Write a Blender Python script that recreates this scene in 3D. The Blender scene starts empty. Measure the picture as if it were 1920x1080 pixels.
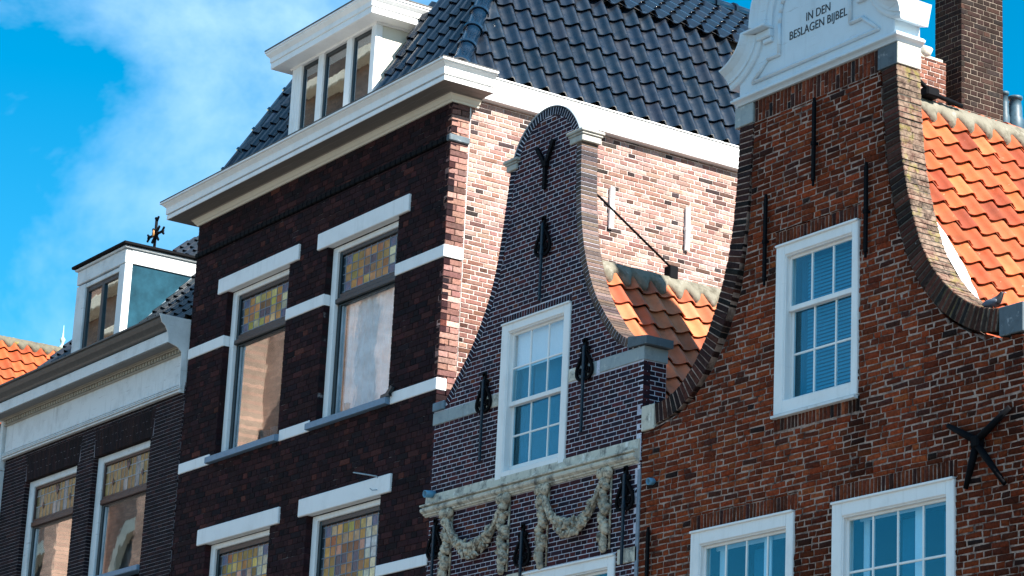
import bpy, bmesh, math, random
from math import sin, cos, tan, pi, radians, sqrt, atan2
from mathutils import Vector, Matrix, Euler

random.seed(7)
SC = bpy.context.scene
COL = SC.collection

# ------------------------------------------------------------------ camera
YAW, PIT, ROL, FPX = -0.99183464, 0.28467152, 0.048509, 4929.209
cf = Vector((sin(YAW)*cos(PIT), cos(YAW)*cos(PIT), sin(PIT)))
cr = Vector((cos(YAW), -sin(YAW), 0)); cu = cr.cross(cf)
r2 = cr*cos(ROL) + cu*sin(ROL); u2 = cu*cos(ROL) - cr*sin(ROL)
cam = bpy.data.cameras.new('camera'); camo = bpy.data.objects.new('camera', cam); COL.objects.link(camo)
CAMP = Vector((0, -18, 1.7))
M = Matrix(((r2.x, u2.x, -cf.x, CAMP.x), (r2.y, u2.y, -cf.y, CAMP.y), (r2.z, u2.z, -cf.z, CAMP.z), (0, 0, 0, 1)))
camo.matrix_world = M
cam.sensor_width = 36; cam.lens = FPX/1920*36; cam.clip_end = 2000; cam.clip_start = .5
SC.camera = camo
def proj(p):
    d = Vector(p) - CAMP; z = d.dot(cf)
    return 960 + FPX*d.dot(r2)/z, 540 - FPX*d.dot(u2)/z

# ------------------------------------------------------------------ sky and sun
SUN_AZ, SUN_EL = radians(14), radians(40)          # azimuth measured from +x towards +y
w = bpy.data.worlds.new('World'); SC.world = w; w.use_nodes = True
nt = w.node_tree; nt.nodes.clear()
def N(nt, t, **k):
    n = nt.nodes.new(t)
    for a, b in k.items(): setattr(n, a, b)
    return n
sky = N(nt, 'ShaderNodeTexSky', sky_type='NISHITA', sun_disc=False)
sky.sun_elevation = SUN_EL; sky.sun_rotation = pi/2 - SUN_AZ
sky.air_density = 1.0; sky.dust_density = .0; sky.ozone_density = 2.0
hs = N(nt, 'ShaderNodeHueSaturation'); hs.inputs['Saturation'].default_value = 1.55; hs.inputs['Hue'].default_value = .483; hs.inputs['Value'].default_value = .80
nt.links.new(sky.outputs[0], hs.inputs['Color'])
tc = N(nt, 'ShaderNodeTexCoord')
mp = N(nt, 'ShaderNodeMapping'); mp.inputs['Scale'].default_value = (1.0, 1.0, 1.5); mp.inputs['Location'].default_value = (1.5513, 7.1079, 7.8005)
nt.links.new(tc.outputs['Generated'], mp.inputs['Vector'])
nz = N(nt, 'ShaderNodeTexNoise'); nz.inputs['Scale'].default_value = 4.0; nz.inputs['Detail'].default_value = 7; nz.inputs['Roughness'].default_value = .6; nz.inputs['Distortion'].default_value = .35
nt.links.new(mp.outputs[0], nz.inputs['Vector'])
rp = N(nt, 'ShaderNodeValToRGB'); rp.color_ramp.elements[0].position = .42; rp.color_ramp.elements[1].position = .68
nt.links.new(nz.outputs['Fac'], rp.inputs['Fac'])
cm = N(nt, 'ShaderNodeMath', operation='MULTIPLY'); cm.inputs[1].default_value = .66
nt.links.new(rp.outputs['Color'], cm.inputs[0])
mx = N(nt, 'ShaderNodeMix', data_type='RGBA'); mx.inputs['B'].default_value = (4.0, 5.5, 7.3, 1)
nt.links.new(cm.outputs[0], mx.inputs['Factor']); nt.links.new(hs.outputs[0], mx.inputs['A'])
bg = N(nt, 'ShaderNodeBackground'); bg.inputs['Strength'].default_value = .075
nt.links.new(mx.outputs['Result'], bg.inputs['Color'])
ow = N(nt, 'ShaderNodeOutputWorld'); nt.links.new(bg.outputs[0], ow.inputs['Surface'])
sl = bpy.data.lights.new('sun', 'SUN'); sl.energy = 4.8; sl.angle = radians(.5); sl.color = (1, .93, .84)
so = bpy.data.objects.new('sun', sl); COL.objects.link(so)
sd = Vector((cos(SUN_EL)*cos(SUN_AZ), cos(SUN_EL)*sin(SUN_AZ), sin(SUN_EL)))
so.rotation_euler = (-sd).to_track_quat('-Z', 'Y').to_euler(); so.location = (0, 10, 60)
SC.view_settings.view_transform = 'Standard'; SC.view_settings.look = 'None'
SC.view_settings.gamma = 1; SC.view_settings.use_curve_mapping = False
SC.view_settings.exposure = 1.70

# ------------------------------------------------------------------ materials
def new_mat(name):
    m = bpy.data.materials.new(name); m.use_nodes = True
    nt = m.node_tree; nt.nodes.clear()
    out = N(nt, 'ShaderNodeOutputMaterial'); p = N(nt, 'ShaderNodeBsdfPrincipled')
    nt.links.new(p.outputs[0], out.inputs['Surface'])
    return m, nt, p, out
def noise(nt, scale, detail=4, rough=.55, vec=None, coord='Object'):
    n = N(nt, 'ShaderNodeTexNoise'); n.inputs['Scale'].default_value = scale
    n.inputs['Detail'].default_value = detail; n.inputs['Roughness'].default_value = rough
    if vec is None:
        g = N(nt, 'ShaderNodeNewGeometry'); vec = g.outputs['Position']
    nt.links.new(vec, n.inputs['Vector']); return n
def maprange(nt, src, a, b, c, d):
    r = N(nt, 'ShaderNodeMapRange'); r.inputs[1].default_value = a; r.inputs[2].default_value = b
    r.inputs[3].default_value = c; r.inputs[4].default_value = d; nt.links.new(src, r.inputs[0]); return r.outputs[0]
def mulcol(nt, col, fac):
    x = N(nt, 'ShaderNodeVectorMath', operation='SCALE'); nt.links.new(col, x.inputs[0]); nt.links.new(fac, x.inputs['Scale']); return x.outputs[0]
def mixcol(nt, fac, a, b):
    x = N(nt, 'ShaderNodeMix', data_type='RGBA')
    if isinstance(fac, float): x.inputs['Factor'].default_value = fac
    else: nt.links.new(fac, x.inputs['Factor'])
    for s, v in (('A', a), ('B', b)):
        if isinstance(v, tuple): x.inputs[s].default_value = (*v[:3], 1)
        else: nt.links.new(v, x.inputs[s])
    return x.outputs['Result']
def bump(nt, p, h, strength, dist=.01):
    b = N(nt, 'ShaderNodeBump'); b.inputs['Strength'].default_value = strength; b.inputs['Distance'].default_value = dist
    nt.links.new(h, b.inputs['Height']); nt.links.new(b.outputs[0], p.inputs['Normal'])

def paint(name, col, rough=.45, dirt=.25, dirtcol=(.25, .24, .2), dscale=2.2, spec=.4, streak=True, bmp=.15, cracks=0.0):
    m, nt, p, _ = new_mat(name)
    a = noise(nt, dscale, 6, .65); f = maprange(nt, a.outputs['Fac'], .48, .78, 0, dirt)
    c = mixcol(nt, f, col, dirtcol)
    if streak:
        g = N(nt, 'ShaderNodeNewGeometry'); v = N(nt, 'ShaderNodeVectorMath', operation='MULTIPLY'); v.inputs[1].default_value = (14, 14, 1.2)
        nt.links.new(g.outputs['Position'], v.inputs[0])
        s = noise(nt, 1, 4, .6, v.outputs[0]); f2 = maprange(nt, s.outputs['Fac'], .56, .8, 0, dirt*.9)
        c = mixcol(nt, f2, c, dirtcol)
    if cracks:
        g = N(nt, 'ShaderNodeNewGeometry'); v = N(nt, 'ShaderNodeVectorMath', operation='MULTIPLY'); v.inputs[1].default_value = (1, 1, 9)
        nt.links.new(g.outputs['Position'], v.inputs[0])
        s = noise(nt, 3.0, 5, .7, v.outputs[0]); f3 = maprange(nt, s.outputs['Fac'], .62, .7, 0, cracks)
        c = mixcol(nt, f3, c, (.12, .11, .1))
    nt.links.new(c, p.inputs['Base Color'])
    p.inputs['Roughness'].default_value = rough; p.inputs['Specular IOR Level'].default_value = spec
    h = noise(nt, 60, 3, .6); bump(nt, p, h.outputs['Fac'], bmp, .004)
    return m

def brick_mat(name, obj, mott=.35, bs=.6, rough=.85, soot=.35, moss=0.0, fleck=0.0, spec=.10):
    """colour of each brick from its own face colour (or object colour), broken up by mottling, soot and flecks"""
    m, nt, p, _ = new_mat(name)
    if obj: c = N(nt, 'ShaderNodeObjectInfo').outputs['Color']
    else:
        a = N(nt, 'ShaderNodeAttribute', attribute_name='tint'); c = a.outputs['Color']
    n1 = noise(nt, 26, 5, .65); c = mulcol(nt, c, maprange(nt, n1.outputs['Fac'], .3, .7, 1-mott, 1+mott))
    n2 = noise(nt, 1.1, 6, .6); c = mulcol(nt, c, maprange(nt, n2.outputs['Fac'], .5, .72, 1, 1-soot))
    if fleck:
        n3 = noise(nt, 11, 3, .5); c = mixcol(nt, maprange(nt, n3.outputs['Fac'], .70, .76, 0, fleck), c, (.5, .47, .44))
    if moss:
        n4 = noise(nt, 5, 5, .6); gn = N(nt, 'ShaderNodeNewGeometry'); sx = N(nt, 'ShaderNodeSeparateXYZ'); nt.links.new(gn.outputs['Normal'], sx.inputs[0])
        side = maprange(nt, sx.outputs['X'], .35, .6, 0, 1); n6 = noise(nt, 13, 6, .65)
        k = N(nt, 'ShaderNodeMath', operation='MULTIPLY'); nt.links.new(side, k.inputs[0]); nt.links.new(maprange(nt, n6.outputs['Fac'], .40, .62, .12, .80), k.inputs[1])
        c = mixcol(nt, k.outputs[0], c, (.25, .185, .14))          # sunlit paleness put into the colour of the sun-facing flank, with some lichen
        k2 = N(nt, 'ShaderNodeMath', operation='MULTIPLY'); nt.links.new(side, k2.inputs[0]); nt.links.new(maprange(nt, n4.outputs['Fac'], .54, .66, 0, moss), k2.inputs[1])
        c = mixcol(nt, k2.outputs[0], c, (.20, .18, .05))
    nt.links.new(c, p.inputs['Base Color']); p.inputs['Roughness'].default_value = rough
    p.inputs['Specular IOR Level'].default_value = spec
    h = noise(nt, 70, 5, .7); bump(nt, p, h.outputs['Fac'], bs, .008)
    return m

def mortar_mat(name, col, col2=None, thr=(.45, .6), scale=3, rough=.95):
    m, nt, p, _ = new_mat(name)
    n1 = noise(nt, scale, 6, .65); c = mixcol(nt, maprange(nt, n1.outputs['Fac'], thr[0], thr[1], 0, 1), col, col2 or tuple(x*.6 for x in col))
    n2 = noise(nt, 45, 4, .6); c = mulcol(nt, c, maprange(nt, n2.outputs['Fac'], .3, .7, .75, 1.2))
    nt.links.new(c, p.inputs['Base Color']); p.inputs['Roughness'].default_value = rough; p.inputs['Specular IOR Level'].default_value = .15
    h = noise(nt, 90, 4, .7); bump(nt, p, h.outputs['Fac'], .5, .006)
    return m

def tile_mat(name, rough, mott=.2, spec=.5, stain=None, lichen=None, bs=.25, coat=0.0):
    m, nt, p, _ = new_mat(name)
    c = N(nt, 'ShaderNodeObjectInfo').outputs['Color']
    n1 = noise(nt, 7, 6, .62); c = mulcol(nt, c, maprange(nt, n1.outputs['Fac'], .3, .7, 1-mott, 1+mott))
    if stain:
        n2 = noise(nt, 3, 6, .7); c = mixcol(nt, maprange(nt, n2.outputs['Fac'], .56, .74, 0, .55), c, stain)
    if lichen:
        n3 = noise(nt, 16, 4, .6); c = mixcol(nt, maprange(nt, n3.outputs['Fac'], .67, .74, 0, .6), c, lichen)
    nt.links.new(c, p.inputs['Base Color']); p.inputs['Specular IOR Level'].default_value = spec
    n5 = noise(nt, 9, 4, .6); nt.links.new(maprange(nt, n5.outputs['Fac'], .3, .7, rough*.75, rough*1.3), p.inputs['Roughness'])
    p.inputs['Coat Weight'].default_value = coat; p.inputs['Coat Roughness'].default_value = .12
    h = noise(nt, 30, 4, .6); bump(nt, p, h.outputs['Fac'], bs, .004)
    return m

def plain(name, col, rough=.6, metal=0, spec=.4, var=.2, bs=.2, scale=18):
    m, nt, p, _ = new_mat(name)
    n1 = noise(nt, scale, 5, .6); rgb = N(nt, 'ShaderNodeRGB'); rgb.outputs[0].default_value = (*col, 1)
    c = mulcol(nt, rgb.outputs[0], maprange(nt, n1.outputs['Fac'], .3, .7, 1-var, 1+var))
    nt.links.new(c, p.inputs['Base Color']); p.inputs['Roughness'].default_value = rough; p.inputs['Metallic'].default_value = metal
    p.inputs['Specular IOR Level'].default_value = spec
    h = noise(nt, 50, 4, .6); bump(nt, p, h.outputs['Fac'], bs, .004)
    return m

def stone_mat(name, col, dark, light=None, rough=.8, drip=.7):
    m, nt, p, _ = new_mat(name)
    n1 = noise(nt, 5, 7, .7); c = mixcol(nt, maprange(nt, n1.outputs['Fac'], .5, .68, 0, drip), col, dark)
    if light:
        n2 = noise(nt, 9, 5, .65); c = mixcol(nt, maprange(nt, n2.outputs['Fac'], .58, .7, 0, .8), c, light)
    g = N(nt, 'ShaderNodeNewGeometry'); v = N(nt, 'ShaderNodeVectorMath', operation='MULTIPLY'); v.inputs[1].default_value = (16, 16, 2)
    nt.links.new(g.outputs['Position'], v.inputs[0]); s = noise(nt, 1, 5, .65, v.outputs[0])
    c = mixcol(nt, maprange(nt, s.outputs['Fac'], .55, .75, 0, drip*.7), c, dark)
    nt.links.new(c, p.inputs['Base Color']); p.inputs['Roughness'].default_value = rough; p.inputs['Specular IOR Level'].default_value = .25
    h = noise(nt, 40, 6, .7); bump(nt, p, h.outputs['Fac'], .6, .008)
    return m

def glass_mat(name, refl=.4, tint=(.8, .9, 1), body=(.9, .95, 1), wave=.02, wscale=2.5, rough=.01):
    m = bpy.data.materials.new(name); m.use_nodes = True; nt = m.node_tree; nt.nodes.clear()
    out = N(nt, 'ShaderNodeOutputMaterial'); t = N(nt, 'ShaderNodeBsdfTransparent'); t.inputs[0].default_value = (*body, 1)
    g = N(nt, 'ShaderNodeBsdfGlossy'); g.inputs['Color'].default_value = (*tint, 1); g.inputs['Roughness'].default_value = rough
    n1 = noise(nt, wscale, 3, .5); b = N(nt, 'ShaderNodeBump'); b.inputs['Strength'].default_value = 1; b.inputs['Distance'].default_value = wave
    nt.links.new(n1.outputs['Fac'], b.inputs['Height']); nt.links.new(b.outputs[0], g.inputs['Normal'])
    mx = N(nt, 'ShaderNodeMixShader'); mx.inputs[0].default_value = refl
    nt.links.new(t.outputs[0], mx.inputs[1]); nt.links.new(g.outputs[0], mx.inputs[2]); nt.links.new(mx.outputs[0], out.inputs['Surface'])
    return m

def stained_mat(name):
    """a leaded pane: coloured glass with a glossy, uneven face; its colour is the object's own colour"""
    m, nt, p, _ = new_mat(name)
    c = N(nt, 'ShaderNodeObjectInfo').outputs['Color']
    n1 = noise(nt, 9, 5, .7); c = mulcol(nt, c, maprange(nt, n1.outputs['Fac'], .3, .7, .55, 1.35))
    nt.links.new(c, p.inputs['Base Color']); p.inputs['Roughness'].default_value = .12; p.inputs['Specular IOR Level'].default_value = .5
    h = noise(nt, 14, 4, .6); bump(nt, p, h.outputs['Fac'], .5, .006)
    return m

MT = {}
MT['white'] = paint('white_paint', (.81, .82, .81), .4, .24, (.36, .36, .33), cracks=.12)
MT['white_old'] = paint('weathered_white_paint', (.66, .70, .71), .5, .45, (.22, .24, .24), cracks=.6)
MT['white_stone'] = paint('painted_white_stone', (.80, .81, .81), .6, .26, (.36, .37, .36), bmp=.3)
MT['cream'] = paint('cream_paint', (.66, .63, .53), .5, .2, (.32, .3, .24))
MT['pediment'] = paint('pediment_paint', (.56, .66, .72), .5, .3, (.3, .35, .38), dscale=1.6, cracks=.35)
MT['dentil'] = paint('dark_cream_paint', (.36, .33, .27), .5, .35, (.1, .09, .08))  # darker cream for the dentil band
MT['soffit'] = paint('soffit_painted_shade', (.17, .155, .14), .5, .2, (.08, .075, .07))  # shade under the cornices put into the soffit colour
MT['sill_blue'] = plain('blue_grey_sill', (.14, .23, .33), .45, var=.12)
MT['black_frame'] = plain('black_green_frame', (.008, .016, .020), .3, spec=.5, var=.15)
MT['brown_frame'] = plain('dark_brown_frame', (.045, .02, .016), .4, var=.2)
MT['iron'] = plain('black_iron', (.003, .0035, .005), .7, metal=.0, spec=.08, var=.4)
MT['iron_blue'] = plain('blue_black_iron', (.006, .022, .038), .5, spec=.25, var=.3)
MT['lead'] = plain('lead_came', (.16, .20, .25), .4, var=.2)
MT['gutter'] = plain('zinc_gutter', (.07, .07, .068), .5, var=.25)
MT['zinc'] = plain('blue_zinc_sheet', (.012, .050, .076), .85, spec=.08, metal=0, var=.4, scale=3)
MT['zinc_pale'] = plain('pale_zinc_sheet', (.30, .36, .40), .4, var=.25, scale=4)
MT['pipe'] = plain('blue_grey_pipe', (.10, .28, .42), .4, var=.2)
MT['stone'] = stone_mat('weathered_sandstone', (.58, .55, .46), (.07, .075, .078), (.80, .79, .74), drip=.9)
MT['stone_grey'] = stone_mat('grey_bluestone', (.10, .13, .15), (.04, .05, .06), (.35, .38, .4), drip=.5)
MT['stone_band'] = stone_mat('mottled_band_stone', (.30, .35, .36), (.14, .18, .2), (.5, .52, .5), drip=.5)
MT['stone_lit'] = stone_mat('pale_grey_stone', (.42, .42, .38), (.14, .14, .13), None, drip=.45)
def carving_mat():
    m, nt, p, _ = new_mat('carved_stone'); n1 = noise(nt, 15, 6, .7); n2 = noise(nt, 4, 4, .6)
    c = mixcol(nt, maprange(nt, n1.outputs['Fac'], .45, .62, 0, .9), (.58, .50, .38), (.055, .055, .055)); c = mixcol(nt, maprange(nt, n2.outputs['Fac'], .5, .66, 0, .6), c, (.20, .185, .15))
    nt.links.new(c, p.inputs['Base Color']); p.inputs['Roughness'].default_value = .9; p.inputs['Specular IOR Level'].default_value = .15
    h = noise(nt, 55, 5, .7); bump(nt, p, h.outputs['Fac'], .7, .01); return m
MT['carving'] = carving_mat()
MT['ridge_mortar'] = stone_mat('ridge_mortar', (.17, .16, .125), (.055, .048, .03), (.30, .28, .24), drip=.8)
MT['letters'] = plain('black_lettering', (.012, .014, .018), .5, var=.1)
MT['room'] = plain('dark_room', (.012, .014, .016), .9, var=.1)
MT['room_blue'] = plain('blue_room', (.012, .05, .08), .9, var=.15, scale=1.2)
MT['blind_blue'] = plain('blue_blind', (.005, .115, .185), .8, var=.06)
MT['slat_blue'] = plain('blue_slat', (.010, .19, .29), .7, var=.06)
MT['blind_white'] = plain('white_blind', (.85, .86, .87), .7, var=.03)
MT['curtain'] = plain('net_curtain', (.80, .83, .85), .9, var=.22, scale=4)
MT['curtain_tan'] = plain('tan_curtain', (.30, .20, .14), .9, var=.3, scale=3)
MT['glass'] = glass_mat('window_glass', .075, (.40, .85, 1.0), (.84, .96, 1.0), .0006, 1.5)
MT['glass_old'] = glass_mat('old_wavy_glass', .46, (.93, .96, .98), (.8, .85, .85), .00045, 1.6)
MT['glass_clear'] = glass_mat('clear_glass', .11, (.9, .97, 1), (.95, .97, .98), .0006, 2)
MT['stained'] = stained_mat('stained_glass')
MT['deck'] = plain('roof_boards', (.03, .026, .022), .9)
MT['lime'] = paint('lime_flashing', (.72, .71, .68), .8, .5, (.35, .33, .28), bmp=.8)
MT['ground'] = plain('street_paving', (.085, .08, .075), .9, var=.3, scale=2)
def church_brick():
    m, nt, p, _ = new_mat('church_brick'); g = N(nt, 'ShaderNodeNewGeometry'); v = N(nt, 'ShaderNodeSeparateXYZ'); nt.links.new(g.outputs['Position'], v.inputs[0])
    cmb = N(nt, 'ShaderNodeCombineXYZ'); nt.links.new(v.outputs['X'], cmb.inputs['X']); nt.links.new(v.outputs['Z'], cmb.inputs['Y'])
    b = N(nt, 'ShaderNodeTexBrick'); nt.links.new(cmb.outputs[0], b.inputs['Vector']); b.inputs['Scale'].default_value = 1; b.inputs['Brick Width'].default_value = .46; b.inputs['Row Height'].default_value = .16; b.inputs['Mortar Size'].default_value = .018
    b.inputs['Color1'].default_value = (.36, .225, .17, 1); b.inputs['Color2'].default_value = (.25, .155, .12, 1); b.inputs['Mortar'].default_value = (.24, .17, .13, 1)
    n1 = noise(nt, .35, 6, .65); c = mulcol(nt, b.outputs['Color'], maprange(nt, n1.outputs['Fac'], .35, .65, .55, 1.25)); nt.links.new(c, p.inputs['Base Color']); p.inputs['Roughness'].default_value = .9; return m
MT['church_brick'] = church_brick()
MT['church_stone'] = plain('church_stone', (.62, .57, .46), .8, var=.2, scale=1)
MT['church_dark'] = plain('church_glass', (.02, .022, .026), .3)
MT['cup'] = plain('glazed_white', (.8, .78, .8), .3, var=.05)
MT['terracotta'] = plain('terracotta', (.5, .1, .03), .6)
MT['jar'] = plain('grey_glass_jar', (.3, .36, .38), .15, var=.3)
MT['slate'] = plain('slate', (.02, .024, .03), .4, var=.3)
MT['render'] = plain('dull_green_render', (.03, .045, .05), .9)

BR = {}
def brick_pair(key, **k): BR[key] = (brick_mat(key+'_brick', False, **k), brick_mat(key+'_single_brick', True, **k))
brick_pair('red', mott=.50, bs=1.0, soot=.22, fleck=.12)
brick_pair('dark', mott=.4, bs=.7, soot=.3, fleck=.10)
brick_pair('purple', mott=.3, bs=.35, soot=.2, spec=.15)
brick_pair('black', mott=.3, bs=.35, soot=.2, spec=.12)
brick_pair('pink', mott=.3, bs=.8, soot=.30, fleck=.2)
brick_pair('mossy', mott=.4, bs=1.0, soot=.3, moss=.7, fleck=.45)  # coping bricks: sunlit flank painted into the colour, plus moss
brick_pair('flue', mott=.3, bs=.5, soot=.25)
MT['m_red'] = mortar_mat('red_wall_mortar', (.38, .27, .22), (.055, .036, .030), (.45, .64), 4.5)
MT['m_dark'] = mortar_mat('dark_wall_mortar', (.015, .012, .014), (.30, .27, .27), (.57, .70), 3.0)
MT['m_purple'] = mortar_mat('white_pointing', (.62, .62, .70), (.42, .42, .5), (.45, .65), 2)
MT['m_black'] = mortar_mat('grey_pointing', (.24, .22, .24), (.14, .13, .15), (.45, .65), 2)
MT['m_pink'] = mortar_mat('pale_lime_mortar', (.60, .50, .46), (.36, .29, .26), (.5, .7), 2)
MT['m_flue'] = mortar_mat('chimney_mortar', (.20, .165, .135), (.05, .04, .033), (.45, .65), 3)
MT['m_mossy'] = mortar_mat('coping_mortar', (.10, .09, .075), (.03, .03, .025), (.4, .65), 4)

# ------------------------------------------------------------------ mesh helper
class MB:
    def __init__(s): s.v = []; s.f = []; s.mi = []; s.col = []; s.mats = []; s.cur = 0; s.sm = False; s.smf = []
    def mat(s, m):
        if m not in s.mats: s.mats.append(m)
        s.cur = s.mats.index(m); return s
    def face(s, idx, col=None):
        s.f.append(tuple(idx)); s.mi.append(s.cur); s.col.append(col); s.smf.append(s.sm)
    def pts(s, ps):
        b = len(s.v); s.v += [tuple(p) for p in ps]; return list(range(b, b+len(ps)))
    def quad(s, a, b, c, d, col=None): s.face(s.pts([a, b, c, d]), col)
    def poly(s, ps, col=None): s.face(s.pts(ps), col)
    def hexa(s, lo, hi, col=None):
        """lo, hi: two matching 4-loops; lo seen CCW from outside the lo side"""
        i = s.pts(list(lo)+list(hi))
        s.face(i[0:4], col); s.face([i[7], i[6], i[5], i[4]], col)
        for k in range(4):
            j = (k+1) % 4; s.face([i[k], i[k+4], i[j+4], i[j]], col)
    def box(s, x0, x1, y0, y1, z0, z1, c=0.006, col=None):
        """box with chamfered edges"""
        if x1 < x0: x0, x1 = x1, x0
        if y1 < y0: y0, y1 = y1, y0
        if z1 < z0: z0, z1 = z1, z0
        c = min(c, (x1-x0)*.3, (y1-y0)*.3, (z1-z0)*.3)
        X = ((x0, x0+c), (x1, x1-c)); Y = ((y0, y0+c), (y1, y1-c)); Z = ((z0, z0+c), (z1, z1-c))
        V = {}
        for i in (0, 1):
            for j in (0, 1):
                for k in (0, 1):
                    V[i, j, k, 0] = s.pts([(X[i][0], Y[j][1], Z[k][1])])[0]
                    V[i, j, k, 1] = s.pts([(X[i][1], Y[j][0], Z[k][1])])[0]
                    V[i, j, k, 2] = s.pts([(X[i][1], Y[j][1], Z[k][0])])[0]
        def F(l, flip): s.face(l[::-1] if flip else l, col)
        for i in (0, 1): F([V[i, 0, 0, 0], V[i, 1, 0, 0], V[i, 1, 1, 0], V[i, 0, 1, 0]], i == 0)
        for j in (0, 1): F([V[0, j, 0, 1], V[0, j, 1, 1], V[1, j, 1, 1], V[1, j, 0, 1]], j == 0)
        for k in (0, 1): F([V[0, 0, k, 2], V[1, 0, k, 2], V[1, 1, k, 2], V[0, 1, k, 2]], k == 0)
        for i in (0, 1):
            for j in (0, 1): F([V[i, j, 0, 0], V[i, j, 1, 0], V[i, j, 1, 1], V[i, j, 0, 1]], (i == j) )
        for i in (0, 1):
            for k in (0, 1): F([V[i, 0, k, 0], V[i, 1, k, 0], V[i, 1, k, 2], V[i, 0, k, 2]], (i != k))
        for j in (0, 1):
            for k in (0, 1): F([V[0, j, k, 1], V[1, j, k, 1], V[1, j, k, 2], V[0, j, k, 2]], (j == k))
        for i in (0, 1):
            for j in (0, 1):
                for k in (0, 1):
                    F([V[i, j, k, 0], V[i, j, k, 1], V[i, j, k, 2]], (i+j+k) % 2 == 0)
    def prism(s, out, y0, y1, col=None):
        """outline in (x, z), counter-clockwise seen from -y, extruded from y0 (front) to y1"""
        n = len(out); a = s.pts([(x, y0, z) for x, z in out]); b = s.pts([(x, y1, z) for x, z in out])
        s.face(a, col); s.face(b[::-1], col)
        for i in range(n):
            j = (i+1) % n; s.face([a[i], b[i], b[j], a[j]], col)
    def prism_x(s, out, x0, x1, col=None):
        """outline in (y, z) counter-clockwise seen from +x, extruded from x0 to x1"""
        n = len(out); a = s.pts([(x1, y, z) for y, z in out]); b = s.pts([(x0, y, z) for y, z in out])
        s.face(a, col); s.face(b[::-1], col)
        for i in range(n):
            j = (i+1) % n; s.face([a[i], b[i], b[j], a[j]], col)
    def tube(s, path, r, n=8, cap=True, flat=None):
        """round tube along a path; r number or list; flat=(a,b) makes an elliptical section"""
        P = [Vector(p) for p in path]; m = len(P); R = r if isinstance(r, (list, tuple)) else [r]*m
        rings = []
        prev = None
        for i in range(m):
            t = (P[min(i+1, m-1)]-P[max(i-1, 0)]).normalized()
            ref = prev if prev is not None else (Vector((0, 1, 0)) if abs(t.y) < .9 else Vector((1, 0, 0)))
            a = (ref - t*ref.dot(t)).normalized(); b = t.cross(a); prev = a
            fa, fb = flat or (1, 1)
            rings.append(s.pts([P[i]+a*(cos(2*pi*k/n)*R[i]*fa)+b*(sin(2*pi*k/n)*R[i]*fb) for k in range(n)]))
        sm = s.sm; s.sm = True
        for i in range(m-1):
            for k in range(n):
                j = (k+1) % n; s.face([rings[i][k], rings[i][j], rings[i+1][j], rings[i+1][k]])
        s.sm = sm
        if cap: s.face(rings[0][::-1]); s.face(rings[-1])
    def bar(s, a, b, wd, dp, c=.003):
        """flat bar between two points in an x-z plane: wd in plane, dp in y"""
        a = Vector(a); b = Vector(b); t = (b-a).normalized(); n = Vector((-t.z, 0, t.x)).normalized()*(wd/2)
        d = Vector((0, dp, 0))
        lo = [a-n, b-n, b+n, a+n]
        q = [p for p in lo]
        # orient so that the front loop is CCW seen from -y
        ar = sum(q[i].x*q[(i+1) % 4].z-q[(i+1) % 4].x*q[i].z for i in range(4))
        if ar < 0: q = q[::-1]
        s.hexa(q, [p+d for p in q])
    def lathe(s, prof, o, n=14, axis=(0, 0, 1)):
        o = Vector(o); ax = Vector(axis).normalized(); a = ax.orthogonal().normalized(); b = ax.cross(a)
        rings = [s.pts([o+ax*h+a*(r*cos(2*pi*k/n))+b*(r*sin(2*pi*k/n)) for k in range(n)]) for r, h in prof]
        sm = s.sm; s.sm = True
        for i in range(len(rings)-1):
            for k in range(n):
                j = (k+1) % n; s.face([rings[i][k], rings[i][j], rings[i+1][j], rings[i+1][k]])
        s.sm = sm; s.face(rings[0][::-1]); s.face(rings[-1])
    def blob(s, c, rx, ry, rz, rot=0, seg=10, rings=7, jit=0.0):
        c = Vector(c); cr_, sr_ = cos(rot), sin(rot); R = []
        for i in range(rings+1):
            th = pi*i/rings; row = []
            for k in range(seg):
                ph = 2*pi*k/seg; q = 1+random.uniform(-jit, jit) if 0 < i < rings else 1
                x = rx*sin(th)*cos(ph)*q; y = ry*sin(th)*sin(ph)*q; z = rz*cos(th)
                row.append(c+Vector((x*cr_-z*sr_, y, x*sr_+z*cr_)))
            R.append(s.pts(row))
        sm = s.sm; s.sm = True
        for i in range(rings):
            for k in range(seg):
                j = (k+1) % seg; s.face([R[i][k], R[i+1][k], R[i+1][j], R[i][j]])
        s.sm = sm
    def build(s, name, mat=None, parent=None, org=(0, 0, 0), link=True):
        me = bpy.data.meshes.new(name); o = Vector(org)
        me.from_pydata([tuple(Vector(v)-o) for v in s.v], [], s.f)
        mats = s.mats if s.mats else [mat]
        for m in mats: me.materials.append(m)
        if len(mats) > 1: me.polygons.foreach_set('material_index', s.mi)
        if any(s.smf): me.polygons.foreach_set('use_smooth', s.smf)
        if any(c is not None for c in s.col):
            at = me.color_attributes.new('tint', 'FLOAT_COLOR', 'CORNER'); buf = []
            for f, c in zip(s.f, s.col):
                c = c or (.5, .5, .5); buf += [c[0], c[1], c[2], 1]*len(f)
            at.data.foreach_set('color', buf)
        me.update()
        return add(me, name, parent)

def add(me, name, parent=None, loc=None):
    ob = bpy.data.objects.new(name, me); COL.objects.link(ob)
    if parent is not None: ob.parent = parent
    if loc is not None: ob.location = loc
    return ob
ORG = {}
def thing(name, label, cat, loc):
    e = bpy.data.objects.new(name, None); COL.objects.link(e); e.location = loc
    e['label'] = label; e['category'] = cat; ORG[e.name] = Vector(loc); return e
def org(o):
    while o.parent: o = o.parent
    return ORG[o.name]
def part(mb, name, mat, parent): return mb.build(name, mat, parent, org(parent))
def stuffp(o): o['kind'] = 'stuff'; return o

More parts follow.
